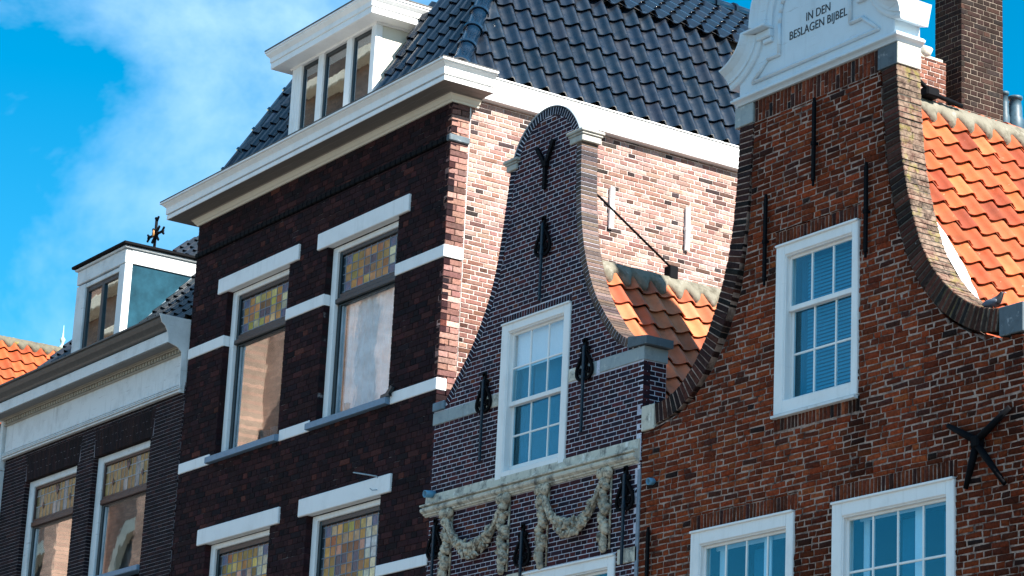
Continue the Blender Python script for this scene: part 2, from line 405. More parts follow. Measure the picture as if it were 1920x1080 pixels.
def lerp(tab, z):
    """x for height z along a polyline [(x, z)...] sorted by z"""
    if z <= tab[0][1]: return tab[0][0]
    for (xa, za), (xb, zb) in zip(tab, tab[1:]):
        if z <= zb: return xa + (xb-xa)*(z-za)/(zb-za)
    return tab[-1][0]
def pick(pal):
    t = random.random()*sum(p[0] for p in pal)
    for wgt, c in pal:
        t -= wgt
        if t <= 0: break
    k = random.uniform(.75, 1.25); return tuple(x*k*random.uniform(.94, 1.06) for x in c)

# ------------------------------------------------------------------ brickwork
def facade(y0): return lambda u, z, d: Vector((u, y0+d, z))
def flank(x0): return lambda u, z, d: Vector((x0-d, u, z))

def brick_faces(mb, q, dv, c, col, wob=0.0):
    """q: 4 front corners (CCW from outside), dv: inward depth vector, c: chamfer"""
    q = [Vector(p) for p in q]; ctr = sum(q, Vector())/4; n = dv.normalized()
    e1 = (q[1]-q[0]).normalized(); e2 = (q[3]-q[0]).normalized()
    if wob: q = [p + e1*random.uniform(-wob, wob) + e2*random.uniform(-wob, wob)*.7 + n*random.uniform(0, wob*.7) for p in q]
    sg = ((1, 1), (-1, 1), (-1, -1), (1, -1))
    fr = [p + e1*(c*a) + e2*(c*b) for p, (a, b) in zip(q, sg)]
    md = [p + n*(c*.8) for p in q]; bk = [p + dv for p in q]
    i = mb.pts(fr+md+bk)
    mb.face(i[0:4], col)
    for k in range(4):
        j = (k+1) % 4
        mb.face([i[4+k], i[4+j], i[j], i[k]], col)
        mb.face([i[8+k], i[8+j], i[4+j], i[4+k]], col)

def subtract(rects, hole, eps=.008):
    out = []
    a0, a1, b0, b1 = hole
    for (u0, u1, z0, z1) in rects:
        if u1 <= a0 or u0 >= a1 or z1 <= b0 or z0 >= b1: out.append((u0, u1, z0, z1)); continue
        if u0 < a0: out.append((u0, a0, z0, z1))
        if u1 > a1: out.append((a1, u1, z0, z1))
        m0, m1 = max(u0, a0), min(u1, a1)
        if z0 < b0: out.append((m0, m1, z0, b0))
        if z1 > b1: out.append((m0, m1, b1, z1))
    return [r for r in out if r[1]-r[0] > eps and r[3]-r[2] > .012]

class Wall:
    """a brick wall: a mortar body (the part itself) and its bricks, kept in a list until the house shares out its 300 single bricks"""
    def __init__(s, house, name, P, key, mortar): s.h = house; s.name = name; s.P = P; s.key = key; s.mortar = mortar; s.br = []; s.mb = MB()
    def lay(s, lo, hi, z0, z1, course, stretch, joint, pal, holes=(), cham=.005, wob=.001, depth=.1, bond='cross', tint=None, phase=0, proud=0.0, jz=None):
        jz = jz if jz is not None else joint
        n0 = 0; z = z0
        while z < z1-.01:
            zt = min(z+course, z1); za, zb = z+jz/2, zt-jz/2
            l0, l1, h0, h1 = lo(za), lo(zb), hi(za), hi(zb); L = min(l0, l1); H = max(h0, h1)
            head = (n0+phase) % 2 == 1
            u = L - stretch*random.uniform(.0, .06)
            if bond == 'cross':
                step = stretch/2 if head else stretch
                u = math.floor((L)/stretch)*stretch + (stretch*.25 if head else (stretch*.5 if (n0//2) % 2 else 0)) - stretch
            seq = 0
            while u < H:
                if bond == 'cross': stp = step
                elif bond == 'wild':
                    stp = stretch if random.random() < .55 else stretch*.52
                    stp *= random.uniform(.9, 1.08)
                else:
                    stp = stretch if (seq % 2 == 0) else stretch*.5
                a, b = u+joint/2, u+stp-joint/2; u += stp; seq += 1
                rr = [(a, b, za, zb)]
                for hl in holes: rr = subtract(rr, hl)
                for (ra, rb, rza, rzb) in rr:
                    la, lb, ha, hb = lo(rza), lo(rzb), hi(rza), hi(rzb)
                    ua0, ub0, ua1, ub1 = max(ra, la), max(ra, lb), min(rb, ha), min(rb, hb)
                    if ua1-ua0 < .007 and ub1-ub0 < .007: continue
                    if ua1 <= ua0: ua1 = ua0+.002
                    if ub1 <= ub0: ub1 = ub0+.002
                    col = pick(pal)
                    if tint: col = tint((ra+rb)/2, (rza+rzb)/2, col)
                    full = (abs(ra-a) < 1e-4 and abs(rb-b) < 1e-4 and abs(rza-za) < 1e-4 and abs(rzb-zb) < 1e-4 and la <= ra and lb <= ra and ha >= rb and hb >= rb)
                    s.br.append(dict(q=(ua0, ua1, ub1, ub0, rza, rzb), d=depth, c=cham, w=wob, col=col, full=full, pr=proud+random.uniform(0, wob)))
            z = zt; n0 += 1
    def body(s, lo, hi, z0, z1, holes=(), rec=.008, thick=.25, dz=.05, back=True):
        """mortar body: front face recessed, reveals round the openings, back face"""
        P = s.P; g = .006
        hs = [(a-g*-1-g*2, b+g, c-g, d+g) for a, b, c, d in holes]
        zs = set([z0, z1]); z = z0
        while z < z1: zs.add(round(z, 4)); z += dz
        for h in hs: zs.add(h[2]); zs.add(h[3])
        zs = sorted(q for q in zs if z0 <= q <= z1)
        for za, zb in zip(zs, zs[1:]):
            zm = (za+zb)/2
            iv = [(None, None)]
            cuts = sorted([h for h in hs if h[2] < zm < h[3]])
            segs = []; prev = None
            for h in cuts:
                segs.append((prev, h[0])); prev = h[1]
            segs.append((prev, None))
            for a, b in segs:
                a0, a1 = (lo(za), lo(zb)) if a is None else (a, a); b0, b1 = (hi(za), hi(zb)) if b is None else (b, b)
                if a is not None and (lo(zm) > a): a0 = a1 = max(a, lo(zm))
                if b0-a0 < .001 and b1-a1 < .001: continue
                s.mb.quad(P(a0, za, rec), P(b0, za, rec), P(b1, zb, rec), P(a1, zb, rec))
                if back: s.mb.quad(P(b0, za, thick), P(a0, za, thick), P(a1, zb, thick), P(b1, zb, thick))
                if a is None: s.mb.quad(P(a0, za, thick), P(a0, za, rec), P(a1, zb, rec), P(a1, zb, thick))
                if b is None: s.mb.quad(P(b0, za, rec), P(b0, za, thick), P(b1, zb, thick), P(b1, zb, rec))
        for a, b, c, d in hs:
            for (p, q) in (((a, c), (a, d)), ((b, d), (b, c)), ((a, d), (b, d)), ((b, c), (a, c))):
                s.mb.quad(P(p[0], p[1], rec), P(p[0], p[1], thick), P(q[0], q[1], thick), P(q[0], q[1], rec))
    def soldiers(s, x0, x1, z0, z1, pitch, joint, pal, rows=1, splay=0.0, cham=.005, wob=.001, depth=.1, tint=None, proud=0, stagger=False):
        n = max(1, round((x1-x0)/pitch)); w_ = (x1-x0)/n; xc = (x0+x1)/2
        def sx(x, z): return x + (x-xc)/(x1-x0)*2*splay*(z-z0)/(z1-z0)
        for i in range(n):
            cuts = [z0, z1]
            if rows == 2:
                f = .5 if not stagger else (.34 if i % 2 else .64); cuts = [z0, z0+(z1-z0)*f, z1]
                if stagger and i % 3 == 2: cuts = [z0, z1]
            for za, zb in zip(cuts, cuts[1:]):
                a, b = x0+i*w_+joint/2, x0+(i+1)*w_-joint/2; za2, zb2 = za+joint/2, zb-joint/2
                col = pick(pal)
                if tint: col = tint((a+b)/2, (za+zb)/2, col)
                s.br.append(dict(q=(sx(a, za2), sx(b, za2), sx(b, zb2), sx(a, zb2), za2, zb2), d=depth, c=cham, w=wob, col=col, full=False, pr=proud+random.uniform(0, wob)))
    def corners(s, b):
        a0, a1, b1, b0, za, zb = b['q']; P = s.P; o = -b['pr']
        return [P(a0, za, o), P(a1, za, o), P(b1, zb, o), P(b0, zb, o)]

def share_bricks(walls, limit=300):
    """the largest bricks in view become objects of their own (shared meshes), the rest one mass per wall"""
    cand = []
    for wl in walls:
        for b in wl.br:
            if not b['full']: continue
            c = wl.corners(b); pp = [proj(p) for p in c]
            cx = sum(p[0] for p in pp)/4; cy = sum(p[1] for p in pp)/4
            if not (10 < cx < 1910 and 10 < cy < 1070): continue
            ar = abs(sum(pp[i][0]*pp[(i+1) % 4][1]-pp[(i+1) % 4][0]*pp[i][1] for i in range(4)))/2
            cand.append((ar, id(b)))
    cand.sort(reverse=True); single = set(i for _, i in cand[:limit])
    for wl in walls:
        wall = part(wl.mb, wl.name, wl.mortar, wl.h)
        O = org(wl.h); mass = MB(); cache = {}
        fl = wl.P(0, 0, 1)-wl.P(0, 0, 0)             # inward
        soft = wl.key == 'red'; mass.sm = soft
        rotz = 0 if abs(fl.y) > .5 else pi/2
        for b in wl.br:
            c = wl.corners(b); dv = fl*b['d']
            if id(b) in single:
                wd = b['q'][1]-b['q'][0]; ht = b['q'][5]-b['q'][4]
                key = (round(wd/.02), round(ht/.005), random.randrange(4))
                if key not in cache:
                    m = MB(); hw, hh = wd/2, ht/2
                    brick_faces(m, [(-hw, 0, -hh), (hw, 0, -hh), (hw, 0, hh), (-hw, 0, hh)], Vector((0, b['d'], 0)), b['c'], None, b['w'])
                    me = bpy.data.meshes.new('brick'); me.from_pydata(m.v, [], m.f); me.materials.append(BR[wl.key][1]); me.polygons.foreach_set('use_smooth', [soft]*len(m.f)); me.update(); cache[key] = (me, wd)
                me, w0 = cache[key]
                ob = add(me, 'brick', wall, sum(c, Vector())/4 - O)
                ob.scale = (wd/w0, 1, 1); ob.rotation_euler = (0, random.uniform(-.004, .004)*(1+b['w']*400), rotz)
                ob.color = (*b['col'], 1)
            else:
                brick_faces(mass, c, dv, b['c'], b['col'], b['w'])
        if mass.f: stuffp(part(mass, 'brickwork', BR[wl.key][0], wall))

# ------------------------------------------------------------------ coping along a curved gable edge
def resample(pl, step):
    out = [Vector((pl[0][0], 0, pl[0][1]))]; acc = 0
    P = [Vector((x, 0, z)) for x, z in pl]
    # smooth once with a Chaikin pass
    for _ in range(2):
        Q = [P[0]]
        for a, b in zip(P, P[1:]): Q += [a*.75+b*.25, a*.25+b*.75]
        P = Q+[P[-1]]
    L = [0]
    for a, b in zip(P, P[1:]): L.append(L[-1]+(b-a).length)
    n = max(2, round(L[-1]/step)); res = []; k = 0
    for i in range(n+1):
        t = L[-1]*i/n
        while k < len(L)-2 and L[k+1] < t: k += 1
        f = (t-L[k])/max(1e-9, L[k+1]-L[k]); res.append(P[k].lerp(P[k+1], f))
    return res

def coping(house, curve, side, width, depth, pitch, joint, pal, key, mortar, split=1, cham=.006, wob=.001, palside=None, y0=-.004, name='gable_coping', tint=None, singles=0, halves=False, centre=None, rec=.006):
    """bricks laid square to the curve. side=+1: the wall lies to the left of the curve (curve on the right edge)."""
    P = resample(curve, pitch); n = len(P)
    nr = []
    for i in range(n):
        t = (P[min(i+1, n-1)]-P[max(i-1, 0)]).normalized(); nn = Vector((-t.z, 0, t.x))
        nr.append(nn)
    # inward normals: towards the wall
    if side > 0: nr = [v if v.x < 0 or v.z < -.5 else -v for v in nr]
    else: nr = [v if v.x > 0 or v.z < -.5 else -v for v in nr]
    if centre: nr = [(Vector((centre[0], 0, centre[1]))-p).normalized() for p in P]
    mb = MB(); mass = MB(); O = org(house)
    for i in range(n-1):
        a, b = P[i], P[i+1]; na, nb = nr[i], nr[i+1]
        o0, o1 = a+na*.008, b+nb*.008; i0, i1 = a+na*width, b+nb*width
        F = lambda p, y: Vector((p.x, y, p.z))
        q = [F(o0, y0+rec), F(o1, y0+rec), F(i1, y0+rec), F(i0, y0+rec)]
        ar = sum(q[k].x*q[(k+1) % 4].z-q[(k+1) % 4].x*q[k].z for k in range(4))
        lo = q if ar > 0 else q[::-1]
        mb.hexa(lo, [Vector((p.x, depth-.006, p.z)) for p in lo])
    wall = part(mb, name, mortar, house)
    for i in range(n-1):
        a, b = P[i], P[i+1]; t = (b-a).normalized(); na, nb = nr[i], nr[i+1]; j = joint/2
        segs = [(0, depth)] if split == 1 else ([(0, depth)] if (i % 2 == 0 and split == 2) else [(0, depth*.5), (depth*.5, depth)])
        for (d0, d1) in segs:
            for (w0, w1) in ([(0, width)] if not (halves and i % 3 != 0) else [(0, width*.47), (width*.47, width)]):
                a1, b1 = a+t*j, b-t*j
                jo = 0 if w0 == 0 else j; ji = 0 if w1 == width else j
                q = [a1+na*(w0+jo), b1+nb*(w0+jo), b1+nb*(w1-ji), a1+na*(w1-ji)]
                if wob: q = [p+Vector((random.uniform(-wob, wob), 0, random.uniform(-wob, wob))) for p in q]
                ya = y0+d0+(j if d0 > 0 else 0)-random.uniform(0, wob); yb = d1-(j if d1 < depth else 0)
                ar = sum(q[k].x*q[(k+1) % 4].z-q[(k+1) % 4].x*q[k].z for k in range(4))
                lo = q if ar > 0 else q[::-1]
                col = pick(pal)
                if tint: col = tint((a.x+b.x)/2, (a.z+b.z)/2, col)
                lo3 = [Vector((p.x, ya, p.z)) for p in lo]
                brick_faces(mass, lo3, Vector((0, yb-ya, 0)), cham, col, 0)
    stuffp(part(mass, 'coping_bricks', BR[key][0], wall))
    return P, nr

# ------------------------------------------------------------------ tiles
def tile_mesh(name, wd, L, A, th, mat, cut0=None, cut1=None, nseg=10, lift=.03):
    m = MB(); m.sm = True
    def prof(t): return A*(cos(2*pi*(t-.70)+.45*sin(2*pi*(t-.70)))+.55*(t-.5))
    rows = []
    for (v, n0, c) in ((0, lift, cut0), (L*1.1, -.004, cut1)):
        lo_, hi_ = (0, 1.05) if c is None else c
        rows.append([(lo_+(hi_-lo_)*k/nseg, v, n0) for k in range(nseg+1)])
    top0 = m.pts([(t*wd, v, n+prof(t)) for t, v, n in rows[0]]); top1 = m.pts([(t*wd, v, n+prof(t)) for t, v, n in rows[1]])
    for k in range(nseg): m.face([top0[k], top0[k+1], top1[k+1], top1[k]])
    m.sm = False
    a = m.pts([(t*wd, v, n+prof(t)) for t, v, n in rows[0]]); b = m.pts([(t*wd, v+.004, n+prof(t)-th) for t, v, n in rows[0]])
    c = m.pts([(t*wd, v, n+prof(t)-th) for t, v, n in rows[1]])
    for k in range(nseg):
        m.face([b[k], b[k+1], a[k+1], a[k]]); m.face([c[k], c[k+1], b[k+1], b[k]])
    # side edges
    m.face([b[0], a[0], top1[0], c[0]]); m.face([a[nseg], b[nseg], c[nseg], top1[nseg]])
    me = bpy.data.meshes.new(name); me.from_pydata(m.v, [], m.f); me.materials.append(mat)
    me.polygons.foreach_set('use_smooth', m.smf); me.update(); return me

def tile_field(roof, o, U, V, cols, rows, wd, L, A, th, mat, pal, ulo=None, uhi=None, skip=None, jit=.004, lift=.042):
    """o: lower corner of the field; columns along U, courses up along V. ulo/uhi(v): limits of the field along U"""
    U = Vector(U).normalized(); V = Vector(V).normalized(); Nn = U.cross(V); O = org(roof)
    base = [tile_mesh('roof_tile', wd, L, A, th, mat, lift=lift) for _ in range(1)]
    for r in range(rows):
        for c in range(cols):
            u0 = c*wd; v0 = r*L; cut0 = cut1 = None
            if skip and skip(c, r): continue
            la = ulo(v0) if ulo else -1e9; lb = ulo(v0+L*1.1) if ulo else -1e9
            ha = uhi(v0) if uhi else 1e9; hb = uhi(v0+L*1.1) if uhi else 1e9
            if la >= u0+wd*1.0 and lb >= u0+wd: continue
            if ha <= u0 and hb <= u0: continue
            me = base[0]
            if la > u0 or lb > u0 or ha < u0+wd*1.05 or hb < u0+wd*1.05:
                cl = lambda q: min(1.05, max(0, q))
                cut0 = (cl((la-u0)/wd), cl((ha-u0)/wd)); cut1 = (cl((lb-u0)/wd), cl((hb-u0)/wd))
                if cut0[1]-cut0[0] < .04 and cut1[1]-cut1[0] < .04: continue
                cut0 = (cut0[0], max(cut0[1], cut0[0]+.01)); cut1 = (cut1[0], max(cut1[1], cut1[0]+.01))
                me = tile_mesh('roof_tile', wd, L, A, th, mat, cut0, cut1, lift=lift)
            ob = add(me, 'roof_tile', roof)
            p = Vector(o)+U*(u0+random.uniform(-jit, jit))+V*(v0+random.uniform(-jit, jit)*1.5)+Nn*random.uniform(0, .004) - O
            mt = Matrix(((U.x, V.x, Nn.x, p.x), (U.y, V.y, Nn.y, p.y), (U.z, V.z, Nn.z, p.z), (0, 0, 0, 1)))
            ob.matrix_local = mt @ Euler((random.uniform(-.006, .006), 0, random.uniform(-.008, .008))).to_matrix().to_4x4()
            ob.color = (*pick(pal), 1)

def half_round(mb, a, b, r, up, collar=.02, n=10, taper=.92):
    """half-round ridge or hip cap from a (lower, with collar) to b"""
    a = Vector(a); b = Vector(b); t = (b-a).normalized(); upv = Vector(up); upv = (upv-t*upv.dot(t)).normalized(); sd_ = t.cross(upv)
    sm = mb.sm
    def ring(p, rr): return mb.pts([p+sd_*(cos(pi*k/n)*rr)+upv*(sin(pi*k/n)*rr) for k in range(-1, n+2)])
    L = (b-a).length; rs = [(0, r*.96), (0, r+collar), (.05, r+collar), (.065, r), (L, r*taper)]
    rings = [ring(a+t*s_, rr) for s_, rr in rs]
    for i in range(len(rings)-1):
        mb.sm = i == 3
        for k in range(n+2): mb.face([rings[i][k+1], rings[i][k], rings[i+1][k], rings[i+1][k+1]])
    mb.sm = sm

# ------------------------------------------------------------------ windows
def pane(win, x0, x1, z0, z1, y, mat, col=None, th=.005, name='pane', me=None):
    O = org(win); w_, h_ = x1-x0, z1-z0
    m = MB(); m.hexa([(-w_/2, 0, -h_/2), (w_/2, 0, -h_/2), (w_/2, 0, h_/2), (-w_/2, 0, h_/2)], [(-w_/2, th, -h_/2), (w_/2, th, -h_/2), (w_/2, th, h_/2), (-w_/2, th, h_/2)])
    me = bpy.data.meshes.new(name); me.from_pydata(m.v, [], m.f); me.materials.append(mat); me.update()
    ob = add(me, name, win, Vector(((x0+x1)/2, y, (z0+z1)/2))-O)
    ob.rotation_euler = (random.uniform(-.004, .004), 0, random.uniform(-.004, .004))
    if col: ob.color = (*col, 1)
    return ob
def room(win, x0, x1, z0, z1, y0, y1, mat):
    m = MB()
    m.quad((x0, y1, z0), (x1, y1, z0), (x1, y1, z1), (x0, y1, z1))
    m.quad((x0, y0, z0), (x0, y1, z0), (x0, y1, z1), (x0, y0, z1)); m.quad((x1, y1, z0), (x1, y0, z0), (x1, y0, z1), (x1, y1, z1))
    m.quad((x0, y1, z1), (x1, y1, z1), (x1, y0, z1), (x0, y0, z1)); m.quad((x0, y0, z0), (x1, y0, z0), (x1, y1, z0), (x0, y1, z0))
    return part(m, 'room_interior', mat, win)
def frame_boards(mb, x0, x1, z0, z1, wl, wr, wt, wb, y0, y1, c=.008):
    mb.box(x0, x0+wl, y0, y1, z0, z1, c); mb.box(x1-wr, x1, y0, y1, z0, z1, c)
    mb.box(x0+wl, x1-wr, y0+.002, y1, z1-wt, z1, c)
    if wb: mb.box(x0+wl, x1-wr, y0+.002, y1, z0, z0+wb, c)
def grid_sash(mb, x0, x1, z0, z1, cols, rows, st, sb, y0, y1, top=None, bot=None):
    """sash with stiles st and glazing bars sb; returns the glass openings"""
    top = top or st; bot = bot or st
    frame_boards(mb, x0, x1, z0, z1, st, st, top, bot, y0, y1, .006)
    xs = [x0+st+(x1-x0-2*st-(cols-1)*sb)/cols*i+sb*i for i in range(cols)]; wd = (x1-x0-2*st-(cols-1)*sb)/cols
    zs = [z0+bot+((z1-z0-top-bot-(rows-1)*sb)/rows)*i+sb*i for i in range(rows)]; ht = (z1-z0-top-bot-(rows-1)*sb)/rows
    for i in range(1, cols): mb.box(xs[i]-sb, xs[i], y0+.008, y1-.004, z0+bot, z1-top, .005)
    for k in range(1, rows):
        for i in range(cols): mb.box(xs[i], xs[i]+wd, y0+.010, y1-.004, zs[k]-sb, zs[k], .005)
    return [(a, a+wd, b, b+ht) for b in zs for a in xs]

def blind_slats(win, x0, x1, z0, z1, y, mat, pitch=.03):
    m = MB(); n = int((z1-z0)/pitch)
    for i in range(n):
        z = z0+(i+.5)*pitch; m.hexa([(x0, y-.006, z-.015), (x1, y-.006, z-.015), (x1, y-.004, z-.013), (x0, y-.004, z-.013)], [(x0, y+.006, z+.013), (x1, y+.006, z+.013), (x1, y+.006, z+.015), (x0, y+.006, z+.015)])
    return stuffp(part(m, 'blind_slats', mat, win))
def cloth(win, x0, x1, z0, z1, y, mat, name='curtain', amp=.025, wl=.16, n=60):
    m = MB(); m.sm = True; fr = []; ph = random.random()*6
    for zz in (z0, z1):
        fr.append(m.pts([(x0+(x1-x0)*k/n, y+amp*sin(2*pi*(x1-x0)*k/n/wl+ph)+amp*.5*sin(2*pi*(x1-x0)*k/n/wl*.43+ph*2), zz) for k in range(n+1)]))
    for k in range(n): m.face([fr[0][k], fr[0][k+1], fr[1][k+1], fr[1][k]])
    return part(m, name, mat, win)

def scroll_anchor(house, x, zt, zb, y=-.05, scale=1.0, label=None):
    """wrought-iron wall anchor: long bar, lyre-shaped head with two scrolls and a crown"""
    m = MB(); m.mat(MT['iron_blue'])
    m.box(x-.020, x+.020, y-.016, y+.012, zb, zt-.10*scale, .004)
    m.box(x-.026, x+.026, y-.022, y+.014, zt-.52*scale, zt-.47*scale, .004)
    m.mat(MT['iron'])
    def crv(pts, wd, dp=.03):
        P = resample(pts, .022)
        for a, b in zip(P, P[1:]):
            a2, b2 = Vector((a.x, y, a.z)), Vector((b.x, y, b.z)); t = (b2-a2)*.12; m.bar(a2-t, b2+t, wd, dp)
    for s in (-1, 1):
        f = lambda px, pz: (x+s*px*scale, zt-pz*scale)
        crv([f(.012, .16), f(.06, .22), (f(.12, .30)), f(.165, .40), f(.16, .47), f(.11, .52), f(.03, .53)], .036)
        crv([f(.015, .26), f(.03, .33), f(.02, .40), f(.05, .45), f(.10, .46), f(.115, .41), f(.085, .375), f(.06, .40), f(.075, .425)], .016)
        crv([f(.012, .22), f(.04, .27), f(.05, .32), f(.03, .37), f(.01, .42)], .013)
        crv([f(.0, .12), f(.035, .13), f(.075, .17), f(.085, .14), f(.06, .12)], .028)
    m.bar((x, y, zt-.16*scale), (x, y, zt), .055, .03); m.bar((x-.035, y, zt-.04), (x+.035, y, zt-.04), .04, .026)
    # pin holding the anchor to the wall
    m.box(x-.03, x+.03, y+.010, .005, zt-.50*scale, zt-.44*scale, .004)
    return part(m, 'wall_anchor', MT['iron'], house)

def strap_anchor(house, x, zt, zb, y=-.045, wd=.05):
    m = MB(); m.box(x-wd/2, x+wd/2, y-.018, y+.016, zb, zt, .006); zm = (zt+zb)/2
    m.box(x-wd*.6, x+wd*.6, y-.026, y+.018, zm-.05, zm, .005)
    m.box(x-.02, x+.02, y+.01, .006, zm-.04, zm-.01, .003)
    m.box(x-wd*.38, x+wd*.38, y-.014, y+.014, zt, zt+.05, .006); m.box(x-wd*.32, x+wd*.32, y-.012, y+.012, zb-.06, zb, .006)
    return part(m, 'wall_anchor', MT['iron'], house)

def sweep(mb, corners, prof, closed_ends=True, mats=None):
    """corners: [(x, y, ox, oy)]: wall corner and outward mitre; prof: [(p, z)] from the bottom at the wall round to the top at the wall"""
    rings = [mb.pts([(x+ox*p, y+oy*p, z) for p, z in prof]) for x, y, ox, oy in corners]
    n = len(prof)
    for a, b in zip(rings, rings[1:]):
        for k in range(n-1):
            if mats: mb.mat(mats(k))
            mb.face([a[k], b[k], b[k+1], a[k+1]])
    if closed_ends: mb.face(rings[0]); mb.face(rings[-1][::-1])

# ================================================================== SETTING
g = MB(); g.quad((-400, -400, 0), (400, -400, 0), (400, 400, 0), (-400, 400, 0))
gr = g.build('street', MT['ground']); gr['kind'] = 'structure'

const = lambda v: (lambda z: v)
PINK = [(5, (.31, .190, .160)), (4, (.26, .150, .125)), (2, (.20, .108, .086)), (3, (.35, .240, .210)), (1.2, (.105, .060, .050)), (1.0, (.042, .031, .030))]
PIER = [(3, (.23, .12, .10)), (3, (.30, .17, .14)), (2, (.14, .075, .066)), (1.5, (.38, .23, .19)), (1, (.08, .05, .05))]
DARK = [(5, (.026, .0105, .0125)), (4, (.018, .0085, .011)), (2, (.042, .015, .0155)), (2, (.012, .008, .011)), (.3, (.075, .024, .019))]
PURP = [(5, (.040, .0125, .018)), (4, (.026, .011, .019)), (3, (.066, .017, .020)), (2, (.016, .011, .021)), (.5, (.10, .030, .018))]
BLAK = [(5, (.015, .0095, .0125)), (3, (.022, .0115, .0135)), (2, (.010, .008, .011)), (.7, (.036, .015, .016))]
REDB = [(6, (.215, .040, .0130)), (6, (.170, .033, .0115)), (4, (.115, .025, .0110)), (1.2, (.065, .020, .013)), (1.2, (.25, .058, .019)), (.25, (.028, .014, .012))]
REDD = [(5, (.060, .022, .017)), (4, (.036, .017, .015)), (3, (.10, .032, .02)), (2, (.018, .014, .014))]
FLUE = [(5, (.028, .0155, .013)), (3, (.021, .013, .0115)), (2, (.038, .020, .016)), (1, (.020, .015, .014))]

# ================================================================== DARK BRICK HOUSE
DH = thing('brick_house', 'tall dark brown brick house with white bands, black tiled mansard roof and stained glass', 'house', (-33.1, 0, 0))
XA, XB = -36.89, -29.27
WIN = {'A': (-35.68, -33.70, 10.40, 13.04), 'B': (-32.55, -30.55, 10.40, 13.04), 'C': (-35.75, -33.72, 6.2, 9.02), 'D': (-32.62, -30.58, 6.2, 9.02)}
LINT = [(-35.97, -33.39, 13.04, 13.29), (-32.82, -30.245, 13.045, 13.30), (-36.0, -33.43, 9.02, 9.27), (-32.84, -30.30, 9.025, 9.285)]
B1, B2, B3 = (12.155, 12.33), (10.282, 10.45), (7.885, 8.04)
BANDS = [(XA, WIN['A'][0], *B1), (WIN['A'][1], WIN['B'][0], *B1), (WIN['B'][1], XB, *B1),
         (XA, -35.85, *B2), (-33.63, -32.72, *B2), (-30.47, XB, *B2), (XA, WIN['C'][0], *B3), (WIN['C'][1], WIN['D'][0], *B3), (WIN['D'][1], XB, *B3)]
SILLS = [(-35.85, -33.63, 10.285, 10.40), (-32.72, -30.47, 10.285, 10.40)]
LEDGE = (XA, XB+.02, 13.83, 13.93)
holes = list(WIN.values())+LINT+BANDS+SILLS+[LEDGE]
fw = Wall(DH, 'front_wall', facade(0), 'dark', MT['m_dark'])
fw.body(const(XA), const(XB-.008), 0, 14.5, list(WIN.values()), thick=.28, dz=.5)
fw.lay(const(XA), const(XB), 5.6, 14.46, .0872, .285, .007, DARK, holes, cham=.006, wob=.003, bond='cross')
# corner pier and sunlit party wall
pier = Wall(DH, 'corner_pier', flank(XB), 'mossy', MT['m_pink'])
BR['pierk'] = (brick_mat('pier_brick', False, mott=.35, bs=.8, soot=.3, fleck=.15), brick_mat('pier_single_brick', True, mott=.35, bs=.8, soot=.3, fleck=.15))
pier.key = 'pierk'
pier.body(const(.012), const(.300), 0, 14.5, [], thick=.2, dz=.5)
class _P: pass
def lay_pier():
    n = 0; z = 5.6
    while z < 14.45:
        for a, b in ([(0.002, .304)] if n % 2 == 0 else [(0.002, .148), (.158, .304)]):
            za, zb = z+.004, min(z+.0832, 14.45)
            for rr in subtract(subtract(subtract([(a, b, za, zb)], (-1, 1, *B1)), (-1, .14, *B2)), (-1, 1, 13.83, 13.93)):
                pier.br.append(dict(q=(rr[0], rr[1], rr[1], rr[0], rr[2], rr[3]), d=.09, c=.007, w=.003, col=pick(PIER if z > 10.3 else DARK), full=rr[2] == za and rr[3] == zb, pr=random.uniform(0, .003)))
        z += .0872; n += 1
lay_pier()
party = Wall(DH, 'party_wall', flank(-29.31), 'pink', MT['m_pink'])
party.body(const(.306), const(8.0), 0, 14.56, [], thick=.25, dz=.5)
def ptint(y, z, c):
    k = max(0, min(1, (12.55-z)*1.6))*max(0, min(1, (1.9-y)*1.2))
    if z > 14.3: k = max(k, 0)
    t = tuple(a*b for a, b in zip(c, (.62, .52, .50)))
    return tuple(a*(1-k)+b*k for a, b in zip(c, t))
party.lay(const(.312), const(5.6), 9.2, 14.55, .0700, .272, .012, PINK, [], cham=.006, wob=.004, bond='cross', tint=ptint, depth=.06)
share_bricks([fw, pier, party])

def bandstone(x0, x1, z0, z1, ret=False):
    m = MB(); m.box(x0+.002, x1+(.012 if ret else -.002), -.014, .11, z0, z1, .008); return part(m, 'string_course', MT['white_stone'], DH)
for b in BANDS: bandstone(*b, ret=(b[1] == XB))
m = MB(); m.box(XB-.05, XB+.014, .112, .306, B1[0], B1[1], .006); part(m, 'string_course', MT['white_stone'], DH)
m = MB(); m.box(XB-.05, XB+.014, .112, .145, B2[0], B2[1], .006); part(m, 'string_course', MT['white_stone'], DH)
hook_l = None
for i, (a, b, c, d) in enumerate(LINT):
    m = MB(); m.box(a, b, -.035, .10, c, d, .010); L_ = part(m, 'lintel', MT['white_stone'], DH)
    if i == 3: hook_l = L_
m = MB(); m.tube([(-30.62, -.03, 9.265), (-30.64, -.05, 9.29), (-30.95, -.24, 9.36)], .010, 6); m.tube([(-30.62, -.03, 9.10), (-30.64, -.10, 9.085), (-30.66, -.13, 9.11)], .008, 6)
part(m, 'hook', MT['zinc_pale'], hook_l)
# moulded brick ledge under the cornice
m = MB(); m.mat(MT['iron'])
for k in range(54):
    a = XA+(XB-XA)/54*k; m.box(a+.003, a+(XB-XA)/54-.003, -.035-random.uniform(0, .004), .08, 13.835, 13.925, .014)
ld = part(m, 'brick_ledge', plain('sooty_ledge_brick', (.016, .012, .015), .8, var=.5, scale=8), DH)
m = MB(); m.box(XB-.06, XB+.035, -.036, .30, 13.832, 13.928, .012); part(m, 'corner_stone', MT['stone_grey'], DH)
